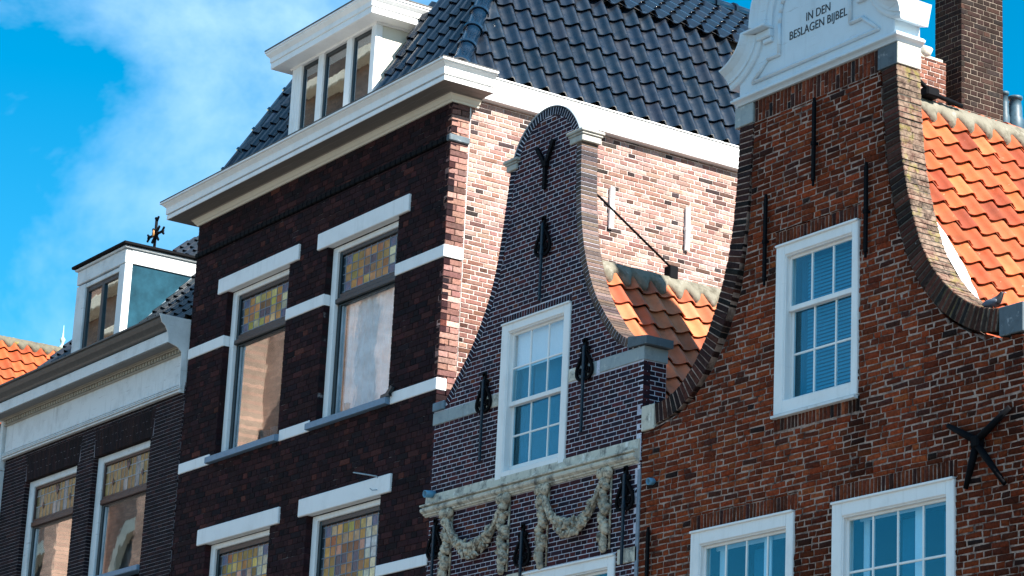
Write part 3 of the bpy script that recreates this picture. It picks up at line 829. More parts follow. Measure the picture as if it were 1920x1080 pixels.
# main cornice
prof = [(0, 14.40), (.025, 14.40), (.035, 14.425), (.055, 14.44), (.075, 14.475), (.10, 14.495), (.11, 14.515), (.24, 14.520), (.245, 14.526), (.25, 14.520), (.39, 14.518), (.40, 14.522), (.40, 14.586), (.345, 14.590), (.345, 14.604), (.415, 14.608), (.415, 14.715), (.425, 14.725), (.44, 14.74), (.465, 14.762), (.47, 14.770), (.468, 14.776), (.50, 14.782), (.50, 14.808), (.48, 14.815), (0, 14.86)]
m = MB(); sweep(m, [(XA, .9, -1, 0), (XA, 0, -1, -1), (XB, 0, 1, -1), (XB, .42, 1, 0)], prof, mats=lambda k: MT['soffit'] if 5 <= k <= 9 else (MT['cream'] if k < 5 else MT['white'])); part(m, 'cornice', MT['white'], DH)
m = MB(); m.box(-37.38, -28.86, -.508, -.40, 14.812, 14.828, .004); m.box(-28.84, -28.765, -.5, .42, 14.812, 14.826, .004); part(m, 'gutter_lip', MT['gutter'], DH)
m = MB(); m.box(-29.40, -29.195, .425, 7.0, 14.55, 14.872, .006); m.box(-29.40, -29.18, .425, 7.0, 14.884, 14.905, .004); part(m, 'eaves_board', MT['white'], DH)
m = MB(); m.tube([(XB+.015, .29, 14.38), (XB+.02, .29, 14.30), (XB-.01, .305, 14.2), (XB-.01, .306, 10.6)], .010, 6); part(m, 'lime_joint', MT['lime'], DH)
# iron straps on the party wall
for y, z0, z1 in ((2.78, 13.15, 13.78), (4.15, 13.11, 13.77)):
    m = MB(); m.box(-29.305, -29.255, y-.036, y+.036, z0, z1, .006); m.box(-29.305, -29.245, y-.045, y+.045, (z0+z1)/2-.03, (z0+z1)/2+.02, .005); part(m, 'wall_strap', MT['white'], DH)

# roof: mansard with a hip at the corner
T1, T2 = tan(radians(67.5)), tan(radians(63))
X0, Y0, Z0, ZB = -29.235, .08, 14.925, 17.02
def hipx(z): return X0-(z-Z0)/T1
def hipy(z): return Y0+(z-Z0)/T2
XL = -36.72
m = MB(); n_ = .05
A_ = lambda x, y, z: Vector((x, y, z))
c1, c2 = A_(X0-n_, Y0+n_, Z0), A_(hipx(ZB)-n_, hipy(ZB)+n_, ZB)
l1, l2 = A_(XL+n_, Y0+n_, Z0), A_(XL+(ZB-Z0)/T1+n_, hipy(ZB)+n_, ZB)
m.quad(l1, c1, c2, l2); m.quad(c1, A_(c1.x, 8, Z0), A_(c2.x, 8, ZB), c2)
m.quad(A_(l1.x, 8, Z0), l1, l2, A_(l2.x, 8, ZB))
m.quad(A_(c2.x+.1, 2.3, ZB-.03), A_(c2.x+.1, 8, ZB-.03), A_(-31.55, 8, 18.25), A_(-31.55, 2.3+.6, 18.25)); m.quad(l2, c2, A_(-31.55, 2.9, 18.25), A_(-34, 2.9, 18.25))
m.quad(A_(-31.55, 2.9, 18.25), A_(-31.55, 8, 18.25), A_(-34, 8, 18.25), A_(-34, 2.9, 18.25))
roof = part(m, 'roof', MT['deck'], DH)
GLZ = tile_mat('black_glazed_tile', .30, .15, .6, bs=.08, coat=.8)
BLK = [(3, (.0025, .0065, .014)), (2, (.004, .009, .018)), (1, (.006, .008, .014))]
s1, k1 = sin(radians(67.5)), cos(radians(67.5)); s2, k2 = sin(radians(63)), cos(radians(63))
tile_field(roof, (X0+.03, Y0, Z0-.01), (0, 1, 0), (-k1, 0, s1), 18, 6, .297, .378, .046, .018, GLZ, BLK, ulo=lambda v: .02+v*s1/T2)
tile_field(roof, (XL, Y0-.03, Z0-.01), (1, 0, 0), (0, k2, s2), 26, 6, .297, .378, .046, .018, GLZ, BLK, ulo=lambda v: .02+v*s2/T1, uhi=lambda v: X0-XL-.03-v*s2/T1,
           skip=lambda c, r: -34.65 < XL+c*.297 and XL+(c+1)*.297 < -31.95)
s3, k3 = sin(radians(40)), cos(radians(40))
tile_field(roof, (hipx(ZB)+.13, 2.2, ZB-.06), (0, 1, 0), (-k3, 0, s3), 19, 5, .297, .378, .046, .018, GLZ, BLK)
hipm = tile_mat('blue_glazed_hip_tile', .16, .08, .5, bs=.05, coat=.35)
def caps(name, a, b, n, r, up, mat, col, parent):
    a, b = Vector(a), Vector(b)
    for i in range(n):
        mm = MB(); half_round(mm, a.lerp(b, i/n), a.lerp(b, (i+1.12)/n), r, up); o_ = part(mm, name, mat, parent); o_.color = (*col, 1)
caps('hip_tile', (X0+.02, Y0-.02, Z0+.02), (hipx(ZB)+.02, hipy(ZB)-.02, ZB), 6, .125, (1, -1, .6), hipm, (.003, .014, .032), roof)
caps('hip_tile', (XL, Y0, Z0), (XL+(ZB-Z0)/T1, hipy(ZB), ZB), 6, .11, (-1, -1, .6), hipm, (.003, .010, .020), roof)
caps('ridge_tile', (-31.5, 2.6, 18.24), (-31.5, 7.8, 18.24), 13, .12, (0, 0, 1), hipm, (.003, .008, .016), roof)

# dormer with three casements
DM = None
def dormer_dark():
    m = MB(); y = .30
    m.mat(MT['white'])
    for a, b in ((-34.60, -34.31), (-33.78, -33.62), (-32.91, -32.75), (-32.17, -32.03)): m.box(a, b, y-.02, y+.10, 14.9, 16.56, .01)
    m.box(-34.60, -32.03, y-.012, y+.09, 16.50, 16.62, .01)
    # moulded lining beside the posts
    for a, b in ((-34.50, -34.475), (-34.40, -34.375)): m.box(a, b, y-.028, y-.02, 14.95, 16.5, .004)
    m.mat(MT['cream'])
    m.prism_x([(y+.1, 14.95), (1.35, 16.62), (y+.1, 16.62)], -32.06, -32.035)
    m.prism_x([(y+.1, 14.95), (1.35, 16.62), (y+.1, 16.62)], -34.595, -34.57)
    d = part(m, 'dormer', MT['white'], DH)
    m = MB(); prf = [(0, 16.50), (.03, 16.50), (.04, 16.53), (.26, 16.535), (.27, 16.54), (.27, 16.63), (.26, 16.64), (.285, 16.645), (.285, 16.72), (.30, 16.735), (.335, 16.775), (.34, 16.80), (.355, 16.805), (.355, 16.83), (0, 16.86)]
    sweep(m, [(-34.60, 2.4, -1, 0), (-34.60, y, -1, -1), (-32.03, y, 1, -1), (-32.03, 1.75, 1, 0)], prf); part(m, 'cornice', MT['white'], d)
    m = MB(); m.box(-34.96, -31.67, y-.36, 2.2, 16.835, 16.86, .005); part(m, 'roof_sheet', MT['gutter'], d)
    for a, b in ((-34.31, -33.78), (-33.62, -32.91), (-32.75, -32.17)):
        mm = MB(); frame_boards(mm, a, b, 14.95, 16.50, .06, .06, .07, .08, y+.02, y+.06); part(mm, 'casement', MT['black_frame'], d)
        pane(d, a+.055, b-.055, 15.02, 16.44, y+.04, MT['glass_old'])
    cloth(d, -34.25, -33.3, 14.95, 16.5, y+.35, MT['curtain_tan'])
    room(d, -34.55, -32.1, 14.9, 16.6, y+.1, y+1.0, MT['room'])
    m = MB(); m.prism_x([(.42, 15.0), (.46, 14.98), (1.52, 16.52), (1.46, 16.56)], -32.03, -31.98); part(m, 'flashing', MT['zinc'], d)
    m = MB(); m.box(-32.03, -31.72, .9, 1.3, 16.44, 16.50, .01); part(m, 'soffit_end', MT['zinc'], d)
dormer_dark()

# stained-glass windows
AMB = [(5, (.36, .215, .055)), (4, (.44, .275, .080)), (2, (.17, .10, .032)), (2, (.50, .37, .17)), (.8, (.30, .14, .05))]
def leaded(win, x0, x1, z0, z1, y, cols, rows, border=True, pal=AMB, cross=False, glare_right=True, lead=.015, dx=.04):
    """leaded light: separate panes held in a grid of lead cames, thin coloured border"""
    m = MB(); bw = .075 if border else 0
    xs = [x0]+([x0+bw] if border else [])+[x0+bw+(x1-x0-2*bw)/cols*i for i in range(1, cols)]+([x1-bw] if border else [])+[x1]
    zs = [z0]+([z0+.03] if border else [])+[z0+(.03 if border else 0)+(z1-z0-(.06 if border else 0))/rows*i for i in range(1, rows)]+([z1-.03] if border else [])+[z1]
    for x in xs[1:-1]: m.box(x-lead/2, x+lead/2, y-.007, y+.008, z0, z1, .003)
    for z in zs[1:-1]: m.box(x0, x1, y-.006, y+.007, z-lead/2, z+lead/2, .003)
    part(m, 'lead_came', MT['lead'], win)
    nx, nz = len(xs)-1, len(zs)-1; cx, cz = (nx-1)/2, (nz-1)/2; design = {}
    for i in range(nx):
        for k in range(nz):
            dk = (min(i, nx-1-i), min(k, nz-1-k))
            if dk not in design: design[dk] = pick(pal)
            c = tuple(v*random.uniform(.72, 1.25) for v in design[dk])
            if glare_right and i > nx*.72 and random.random() < .85: c = pick([(1, (.52, .52, .42)), (1, (.62, .55, .34)), (.6, (.42, .48, .48))])  # reflection painted as paler glass towards the right
            if border and (i in (0, nx-1)): c = pick([(2, (.03, .045, .06)), (1, (.10, .09, .09))])
            if border and k in (0, nz-1): c = pick([(2, (.10, .065, .055)), (1, (.06, .065, .075))])
            if border and i in (1, nx-2) and k in (1, nz-2): c = (.03, .10, .20)
            if abs(i-cx) < .6 and abs(k-cz) < (1.1 if not cross else 2.1): c = pick([(2, (.02, .05, .10)), (1, (.16, .09, .04))])
            if cross and abs(k-cz) < .8 and abs(i-cx) < 2.6: c = pick([(2, (.02, .06, .11)), (1, (.05, .028, .025)), (1, (.30, .15, .06))])
            pane(win, xs[i]+lead*.3, xs[i+1]-lead*.3, zs[k]+lead*.3, zs[k+1]-lead*.3, y-.001+random.uniform(0, .002), MT['stained'], c)

def stained_window(key, zl0, zl1, rows, cols, lower, cross=False):
    x0, x1, z0, z1 = WIN[key]; m = MB()
    frame_boards(m, x0+.004, x1-.004, z0, z1-.002, .145, .145, .085, 0, .095, .22, .012)
    m.box(x0+.15, x0+.165, .085, .20, z0, z1-.087, .004)
    win = part(m, 'window', MT['white'], DH)
    a, b = x0+.149, x1-.149; y = .145
    m = MB(); zt = z1-.09
    frame_boards(m, a, b, zl0-.115, zt, .075, .07, zt-zl1, .115, y-.02, y+.05, .008)
    m.box(a, b, y-.05, y+.05, zl0-.15, zl0-.07, .012)
    part(m, 'transom_light', MT['black_frame'], win)
    leaded(win, a+.075, b-.07, zl0, zl1, y+.02, cols, rows, cross=cross)
    m = MB(); frame_boards(m, a, b, z0+.0, zl0-.15, .085, .06, .03, .05, y, y+.07, .008); part(m, 'lower_sash', MT['black_frame'], win)
    m = MB(); m.box(a+.088, a+.125, y+.03, y+.10, z0+.05, zl0-.18, .005); part(m, 'sash_bead', MT['zinc_pale'], win)
    pane(win, a+.085, b-.06, z0+.05, zl0-.18, y+.045, MT['glass_old'] if key == 'A' else MT['glass_clear'])
    room(win, x0+.02, x1-.02, z0, z1-.1, .23, 1.3, MT['room'])
    return win
wA = stained_window('A', 12.30, 12.88, 4, 8, True)
wB = stained_window('B', 12.30, 12.89, 4, 8, True)
wC = stained_window('C', 7.62, 8.85, 8, 9, False, cross=True)
wD = stained_window('D', 7.62, 8.86, 8, 9, False, cross=True)
cloth(wA, -35.25, -33.72, 10.42, 12.2, .55, MT['curtain_tan'], amp=.03, wl=.22)
cloth(wB, -32.30, -30.56, 10.42, 12.2, .262, MT['curtain'], amp=.016, wl=.17)
cloth(wC, -35.7, -33.75, 6.3, 8.95, .5, MT['curtain']); cloth(wD, -32.6, -30.6, 6.3, 8.95, .5, MT['curtain'])
for a, b, c, d in SILLS:
    m = MB(); m.prism_x([(-.085, c+.006), (-.06, c), (.14, c), (.14, d+.02), (-.085, d-.02)][::1], a, b); part(m, 'window_sill', MT['sill_blue'], DH)
m = MB(); m.prism([(-30.64, 10.39), (-30.40, 10.39), (-30.42, 10.42), (-30.33, 10.50), (-30.37, 10.53), (-30.50, 10.44), (-30.63, 10.43)], -.07, -.02); part(m, 'sill_stop', MT['black_frame'], DH)

def cup(x, y, z, r, h, label, mat, cat='cup'):
    m = MB(); m.lathe([(r*.7, 0), (r*.82, .01), (r, h*.8), (r*1.04, h*.97), (r*1.04, h), (r*.94, h), (r*.9, h*.9), (r*.7, .03)], (0, 0, 0), 18)
    o = m.build('flower_pot' if cat == 'flower pot' else cat, mat); o.location = (x, y, z); o['label'] = label; o['category'] = cat; return o
zc = 10.455
for x, lab in ((-34.62, 'white pot nearest the orange pot on the sill behind the brown window pane'), (-34.30, 'pinkish white pot standing between two white pots inside the brown window'), (-34.02, 'white pot beside the right brick jamb inside the brown window')):
    o = cup(x, .33, zc, .115, .20, lab, MT['cup'], 'flower pot'); o['group'] = 'small pots on the window sill'
cup(-35.36, .27, zc, .07, .13, 'small orange pot in the left corner of the brown window', MT['terracotta'], 'flower pot')
cup(-32.08, .27, zc, .075, .17, 'grey glass jar in the left corner of the window with the white curtain', MT['jar'], 'jar')

# ================================================================== MIDDLE HOUSE (neck gable)
MH = thing('brick_house', 'narrow purple brick house with bell shaped gable, white joints and stone garlands', 'house', (-26.94, 0, 0))
ML, MR = -29.31, -24.575
MOL = [(-29.03, 10.07), (-28.85, 10.27), (-28.49, 10.63), (-28.24, 10.99), (-28.03, 11.36), (-27.88, 11.86), (-27.80, 12.34), (-27.70, 12.97)]
MOR = [(-24.84, 10.10), (-24.99, 10.15), (-25.19, 10.29), (-25.42, 10.55), (-25.66, 10.86), (-25.88, 11.36), (-25.99, 11.80), (-26.05, 12.34), (-26.07, 12.97)]
MIL = [(ML, 9.96), (-29.01, 9.975), (-28.74, 10.20), (-28.41, 10.57), (-28.14, 10.94), (-27.92, 11.33), (-27.765, 11.84), (-27.69, 12.34), (-27.585, 12.97)]
MIR = [(MR, 9.97), (-24.84, 9.98), (-25.0, 10.05), (-25.25, 10.22), (-25.5, 10.52), (-25.76, 10.90), (-25.99, 11.38), (-26.10, 11.8), (-26.165, 12.34), (-26.185, 12.97)]
ACX, ACZ, ARO, ARI = -26.875, 12.83, .805, .69
def mlo(z):
    if z > 12.97: return ACX-sqrt(max(0, ARI**2-(z-ACZ)**2))
    return lerp(MIL, z) if z > 9.96 else ML
def mhi(z):
    if z > 12.97: return ACX+sqrt(max(0, ARI**2-(z-ACZ)**2))
    return lerp(MIR, z) if z > 9.97 else MR
MW = (-27.70, -26.15, 8.67, 10.86); MW2 = (-26.94, -25.01, 5.0, 7.495)
MBL, MBR = (ML, -27.70, 9.775, 9.95), (-26.15, MR, 9.795, 9.965)
MST = [(ML, -27.70, 8.56, 8.825), (-26.15, MR, 8.56, 8.825), (-27.70, -26.15, 8.56, 8.67)]
MSB = [(-24.975, MR, 7.35, 7.53), (-27.34, -26.94, 7.35, 7.52)]
mw = Wall(MH, 'front_wall', facade(0), 'purple', MT['m_purple'])
mw.body(lambda z: mlo(z)+.004, lambda z: mhi(z)-(.012 if z < 9.97 else 0), 0, ACZ+ARI-.002, [MW, MW2], rec=.0045, thick=.25, dz=.12)
mw.lay(mlo, mhi, 5.6, ACZ+ARI-.01, .0597, .2345, .0105, PURP, [MW, MW2, MBL, MBR]+MST+MSB+[(MW[0], MW[1], 10.86, 10.965)], cham=.003, wob=.0012, bond='cross')
mw.soldiers(MW[0], MW[1], 10.86, 10.965, .060, .0105, PURP, cham=.003)
msd = Wall(MH, 'side_wall', flank(MR), 'purple', MT['m_purple'])
msd.body(const(.0), const(.34), 5, 9.97, [], rec=.0045, thick=.1, dz=.5)
msd.lay(const(.003), const(.335), 8.6, 9.79, .0597, .2345, .0105, PURP, [], cham=.003, wob=.0012, depth=.06)
share_bricks([mw, msd])
COPM = [(3, (.030, .0125, .018)), (3, (.02, .0125, .018)), (2, (.05, .02, .02))]
BR['cope_p'] = (brick_mat('coping_purple', False, mott=.3, bs=.4, soot=.2, fleck=.1), None)
CPL = [(4, (.085, .062, .055)), (3, (.12, .085, .07)), (2, (.16, .12, .10)), (1, (.05, .04, .04))]
coping(MH, MOL, -1, .108, .25, .0597, .013, [(3, (.020, .0125, .022)), (2, (.012, .0125, .02)), (2, (.034, .015, .022))], 'cope_p', MT['m_purple'], cham=.003, wob=.001)
coping(MH, MOR, +1, .112, .25, .0597, .012, CPL, 'cope_p', MT['m_purple'], cham=.003, wob=.001, split=1)
AR = [(ACX+ARO*cos(t), ACZ+ARO*sin(t)) for t in [radians(14+152*i/24) for i in range(25)]]
coping(MH, AR, 1, .108, .25, .062, .017, [(3, (.012, .016, .026)), (2, (.02, .022, .03))], 'cope_p', MT['m_purple'], cham=.003, name='gable_arch', centre=(ACX, ACZ))
m = MB(); m.sm = True
ri = []
for i in range(31):
    t = radians(12+156*i/30); ri.append(m.pts([(ACX+r*cos(t), y, ACZ+r*sin(t)) for r, y in ((ARO+.004, -.012), (ARO+.016, -.012), (ARO+.016, .30), (ARO+.004, .30))]))
for a, b in zip(ri, ri[1:]):
    for k in range(4): m.face([a[k], a[(k+1) % 4], b[(k+1) % 4], b[k]])
part(m, 'lead_capping', MT['zinc_pale'], MH)
def capblock(x0, x1, z0, z1, sgn):
    m = MB(); m.mat(MT['stone_lit'])
    m.box(x0+.03, x1-.03, -.03, .27, z0, z1-.075, .008)
    e = .0
    m.box(x0+.01, x1-.01, -.045, .285, z1-.073, z1-.045, .008); m.box(x0-.012, x1+.012, -.065, .30, z1-.043, z1, .010)
    return part(m, 'gable_cap_stone', MT['stone_lit'], MH)
capblock(-26.34, -25.99, 12.965, 13.125, 1); capblock(-27.80, -27.50, 12.965, 13.12, -1)
# shoulders
m = MB(); m.prism([(-24.86, 9.985), (-24.475, 9.97), (-24.475, 10.07), (-24.60, 10.085), (-24.86, 10.12)], -.045, .36); part(m, 'shoulder_slab', MT['stone_grey'], MH)
m = MB(); m.box(MR-.9, MR+.012, -.012, .35, 9.795, 9.965, .006); part(m, 'band_stone', MT['stone_band'], MH)
m = MB(); m.box(-29.305, -29.02, -.03, .26, 9.965, 10.085, .01); part(m, 'shoulder_slab', plain('blue_grey_slab', (.12, .19, .24), .6, var=.3, scale=6), MH)
for x0, x1 in ((-26.145, -25.96), (-25.955, -25.56)):
    m = MB(); m.box(x0, x1, -.010, .1, 9.797, 9.963, .006); part(m, 'band_stone', MT['stone'] if x1 < -25.9 else MT['stone_band'], MH)
for x0, x1 in ((-29.305, -28.93), (-28.925, -28.56), (-28.555, -28.2), (-28.195, -27.705)):
    m = MB(); m.box(x0, x1, -.010, .1, 9.777, 9.948, .006); part(m, 'band_stone', random.choice([MT['stone'], MT['stone_band']]), MH)
for a, b, c, d in MSB:
    m = MB(); m.box(a+.004, b-.004, -.012, .1, c, d, .006); part(m, 'band_stone', MT['stone'], MH)
# stone string course with a roll moulding
prs = [(0, 8.53), (.02, 8.53), (.028, 8.545), (.05, 8.552), (.052, 8.57), (.07, 8.578), (.092, 8.595), (.098, 8.62), (.088, 8.640), (.062, 8.648), (.062, 8.656), (.105, 8.664), (.105, 8.684), (.03, 8.70), (.024, 8.80), (.02, 8.822), (0, 8.826)]
m = MB(); sweep(m, [(ML-.03, 0.05, -.3, 0), (ML-.03, 0, -.3, -1), (MR-.02, 0, 0, -1), (MR-.02, .05, 0, 0)], prs); part(m, 'stone_cornice', MT['stone'], MH)

def sash_window(house, box, label=None, cols=3, wl=.14, wr=.13, wt=.14, wb=.18, up=None, lowrows=2, zmeet=None, uprows=2, lowbot=.09, y0=-.025, blind=None, glass=None, back='room_blue', depth=.95):
    x0, x1, z0, z1 = box; m = MB(); g2 = .004
    frame_boards(m, x0+g2, x1-g2, z0+g2, z1-g2, wl, wr, wt, wb, y0, .16, .010)
    m.box(x0+wl, x0+wl+.018, y0+.02, .05, z0+wb, z1-wt, .004); m.box(x0+wl+.018, x1-wr, y0+.022, .05, z1-wt-.018, z1-wt, .004)
    m.box(x0+g2, x1-g2, y0-.022, y0+.03, z1-.032, z1-g2, .006)
    win = part(m, 'window', MT['white'], house)
    a, b = x0+wl+.002, x1-wr-.002
    glass = glass or MT['glass']
    m = MB(); op = grid_sash(m, a, b, zmeet, z1-wt-.002, cols, uprows, .045, .026, .045, .085, top=.045, bot=.06); part(m, 'upper_sash', MT['white'], win)
    for o in op: pane(win, o[0]-.004, o[1]+.004, o[2]-.004, o[3]+.004, .062, MT['glass_clear'] if (blind and o[2] > blind) else glass)
    m = MB(); op2 = grid_sash(m, a, b, z0+wb+.002, zmeet+.055, cols, lowrows, .045, .026, .092, .132, top=.055, bot=lowbot); part(m, 'lower_sash', MT['white'], win)
    for o in op2: pane(win, o[0]-.004, o[1]+.004, o[2]-.004, o[3]+.004, .108, glass)
    room(win, x0+.02, x1-.02, z0+.02, z1-.02, .162, depth, MT[back])
    return win, op, op2
win, op, op2 = sash_window(MH, MW, zmeet=9.74, wl=.15, wr=.13, wt=.13, wb=.20, uprows=2, lowrows=2, depth=.275, blind=10.2)
a, b = MW[0]+.17, MW[1]-.15
m = MB(); m.box(a-.015, b+.015, .136, .142, 10.235, 10.75, .001); part(m, 'roller_blind', MT['blind_white'], win)
m = MB(); m.box(a+.24, b, .262, .268, 8.8, 10.75, .001); part(m, 'blue_screen', MT['blind_blue'], win)
cloth(win, a-.02, a+.22, 8.75, 10.7, .225, MT['blind_blue'], amp=.02, wl=.11, n=20)
win2, _, _ = sash_window(MH, MW2, zmeet=6.2, wl=.14, wr=.13, wt=.15, wb=.15, uprows=2, cols=3)

# iron anchors, pipe
for x, zt, zb in ((-26.81, 12.13, 10.99), (-28.03, 10.28, 9.08), (-25.765, 10.29, 9.09), (-24.82, 8.52, 7.33), (-26.96, 8.12, 6.95), (-29.05, 8.48, 7.2)): scroll_anchor(MH, x, zt, zb)
m = MB(); m.bar((-26.83, -.06, 12.50), (-26.83, -.06, 12.88), .055, .04); m.bar((-26.84, -.06, 12.84), (-27.04, -.06, 13.11), .055, .04); m.bar((-26.82, -.06, 12.84), (-26.66, -.06, 13.14), .06, .04)
m.box(-26.88, -26.78, -.075, -.005, 12.80, 12.88, .01); part(m, 'wall_anchor', MT['iron'], MH)
def stub_pipe(house, x, z, r, ln, mat):
    m = MB(); m.lathe([(r, 0), (r, ln), (r*.85, ln), (r*.8, .02)], (x, 0.02, z), 14, (0, -1, -.12)); return part(m, 'drain_pipe', mat, house)
stub_pipe(MH, -29.18, 8.83, .05, .17, MT['pipe'])
m = MB(); m.box(-24.62, -24.56, -.012, .02, 5.6, 8.45, .006); part(m, 'lead_strip', MT['lead'], MH)

# garlands
def garland(x0, x1, ztop, zlow, zl, zr, seed, pal=None):
    random.seed(seed); m = MB(); m.sm = True; n = 26
    for x, zb, s in ((x0-.10, zl, -1), (x1+.05, zr, 1)):                # knots and drops
        m.blob((x-.06, -.06, ztop-.03), .085, .06, .07, .5, jit=.12); m.blob((x+.07, -.06, ztop-.035), .075, .055, .085, -.6, jit=.12); m.blob((x, -.07, ztop-.15), .06, .06, .06, jit=.1)
        m.blob((x-.03, -.05, ztop-.10), .04, .04, .10, .3, jit=.1); m.blob((x+.05, -.05, ztop-.11), .035, .04, .09, -.3, jit=.1)
        z = ztop-.20; k = 0
        while z > zb+.1:
            q = random.uniform(.042, .072)
            m.blob((x+random.uniform(-.045, .045), -.055, z), q, .06, q*1.05, random.uniform(-.5, .5), jit=.2)
            m.blob((x+random.choice((-1, 1))*random.uniform(.05, .085), -.045, z-.03), q*.6, .05, q*.7, random.uniform(-.9, .9), jit=.16)
            z -= q*random.uniform(1.0, 1.35); k += 1
        m.blob((x, -.05, zb+.10), .055, .05, .13, jit=.1); m.blob((x, -.045, zb+.02), .06, .045, .06, jit=.12)
        m.tube([(x+.085, -.012, ztop-.02), (x+.085, -.012, zb)], .014, 5)
    C = lambda t: Vector((x0+(x1-x0)*t, -.055, ztop-.16-(ztop-.16-zlow)*(1-(2*t-1)**2)**.8))
    P = [C(i/n) for i in range(n+1)]
    m.tube(P, [.022+.03*sin(pi*i/n) for i in range(n+1)], 8)
    for i in range(1, 46):                                       # fruit, flowers and leaves bound into the swag
        t = .10+.80*i/46; rr = .030+.085*sin(pi*t)**1.5; tg = (C(min(1, t+.01))-C(max(0, t-.01))).normalized(); ang = atan2(tg.z, tg.x)
        for q in range(3 if .25 < t < .78 else 2):
            p = C(t+random.uniform(-.012, .012))+Vector((random.uniform(-.02, .02), -random.uniform(.0, .07), random.uniform(-1.0, .85)*rr))
            if random.random() < .5:
                e = random.uniform(.022, .048); m.blob(p, e, e, e, 0, 9, 7, .06)
            else:
                e = random.uniform(.016, .026); m.blob(p, e*random.uniform(2.2, 3.6), e*.9, e, ang+random.uniform(-1.1, 1.1), 9, 6, .1)
    for s, xa in ((1, x0), (-1, x1)):                            # long leafy folds running down from each knot
        for k in range(7):
            t = .015+.035*k; t = t if s > 0 else 1-t; p = C(t); tg = (C(min(1, t+.02))-C(max(0, t-.02))).normalized()
            for q in (-1, 0, 1): m.blob(p+Vector((.022*q, -.03-.01*abs(q), .015*q)), .085, .02, .022, atan2(tg.z, tg.x)+.16*q, 8, 6, .08)
    return part(m, 'garland', MT['carving'], MH)
garland(-28.66, -27.46, 8.53, 7.93, 7.55, 7.56, 11); garland(-26.44, -25.27, 8.52, 7.92, 7.52, 7.56, 23)
random.seed(99)

# roof of the middle house
def pantile_roof(house, xr, zr, ang, y0, cols, rows, wd, L, A, pal, mat, jit=.010):
    t = radians(ang); c_, s_ = cos(t), sin(t); m = MB(); ln = rows*L; xe, ze = xr+ln*c_, zr-ln*s_
    m.quad((xe-.03, y0, ze-.05), (xe-.03, y0+cols*wd, ze-.05), (xr-.03, y0+cols*wd, zr-.05), (xr-.03, y0, zr-.05))
    m.quad((xr-.03, y0, zr-.05), (xr-.03, y0+cols*wd, zr-.05), (xr-ln*c_, y0+cols*wd, ze-.05), (xr-ln*c_, y0, ze-.05))
    rf = part(m, 'roof', MT['deck'], house)
    tile_field(rf, (xe, y0, ze), (0, 1, 0), (-c_, 0, s_), cols, rows, wd, L, A, .014, mat, pal, jit=jit)
    return rf, c_, s_
OR1 = tile_mat('pale_orange_pantile', .65, .16, .35, stain=(.16, .06, .03))
ORP = [(3, (.40, .118, .048)), (2, (.44, .14, .06)), (1.5, (.33, .09, .036)), (.8, (.25, .062, .026)), (.3, (.44, .14, .065))]
rf, c_, s_ = pantile_roof(MH, -26.80, 11.62, 57, .28, 12, 9, .287, .322, .030, ORP, OR1)
def ridge_bed(rf, xr, zr, c_, s_, y0, y1, wd, drop, mat, seed=3, phase=.74):
    """mortar bedding under the ridge, filling the troughs of the top tiles"""
    random.seed(seed); m = MB(); m.sm = True; n = int((y1-y0)/.036); top = []; bot = []; mid = []
    for i in range(n+1):
        y = y0+(y1-y0)*i/n; f = .5+.5*cos(2*pi*((y-y0)/wd-phase))
        d = drop*(1.0-.62*f)+random.uniform(-.012, .012)
        nn = Vector((s_, 0, c_)); v = Vector((c_, 0, -s_)); o = Vector((xr, y, zr))
        top.append(o+nn*(.02+random.uniform(0, .012))+Vector((0, 0, .05))); mid.append(o+v*d*.6+nn*(.055+random.uniform(0, .012))); bot.append(o+v*d+nn*(.022))
    a, b, c = m.pts(top), m.pts(mid), m.pts(bot); d = m.pts([p-Vector((.12, 0, 0.02)) for p in top]); e = m.pts([p-Vector((s_*.09, 0, c_*.09)) for p in bot])
    for i in range(n):
        for u, v in ((a, b), (b, c), (d, a), (c, e)): m.face([u[i], v[i], v[i+1], u[i+1]])
    return part(m, 'ridge_mortar', mat, rf)
ridge_bed(rf, -26.80, 11.66, c_, s_, .28, 3.6, .287, .30, MT['ridge_mortar'])
m = MB(); m.tube([(-26.2, .20, 12.42), (-26.2, .405, 12.33), (-26.83, 2.06, 11.86)], .016, 7); m.box(-26.90, -26.76, 1.98, 2.12, 11.70, 11.88, .01); part(m, 'gable_stay', MT['iron'], MH)

# ================================================================== RIGHT HOUSE
RH = thing('brick_house', 'rust red brick house with tall curved gable and white lettered pediment', 'house', (-21.46, 0, 0))
RX0, RX1, RC = -24.56, -18.225, -21.46
ROL = [(-24.33, 9.20), (-24.12, 9.225), (-23.95, 9.28), (-23.70, 9.44), (-23.42, 9.74), (-23.17, 10.20), (-23.02, 10.60), (-22.935, 10.95), (-22.87, 11.5), (-22.84, 12.0), (-22.83, 12.26)]
ROR = [(-18.56, 9.17), (-18.78, 9.215), (-18.95, 9.29), (-19.21, 9.46), (-19.44, 9.69), (-19.63, 9.95), (-19.79, 10.30), (-19.92, 10.75), (-20.01, 11.12), (-20.075, 11.75), (-20.11, 12.26)]
RIL = [(RX0, 8.88), (-24.3, 8.905), (-23.95, 8.96), (-23.56, 9.14), (-23.2, 9.46), (-22.92, 9.86), (-22.74, 10.27), (-22.66, 10.75), (-22.61, 11.2), (-22.57, 12.25)]
RIR = [(RX1, 8.84), (-18.56, 8.865), (-18.85, 8.92), (-19.08, 9.04), (-19.36, 9.23), (-19.62, 9.53), (-19.88, 9.90), (-20.06, 10.30), (-20.2, 10.75), (-20.29, 11.2), (-20.40, 12.25)]
rlo = lambda z: lerp(RIL, z) if z > 8.88 else RX0
rhi = lambda z: lerp(RIR, z) if z > 8.84 else RX1
RW, RCW, RDW = (-22.10, -20.70, 8.655, 10.635), (-23.54, -21.72, 5.0, 7.555), (-21.085, -19.20, 5.0, 7.535)
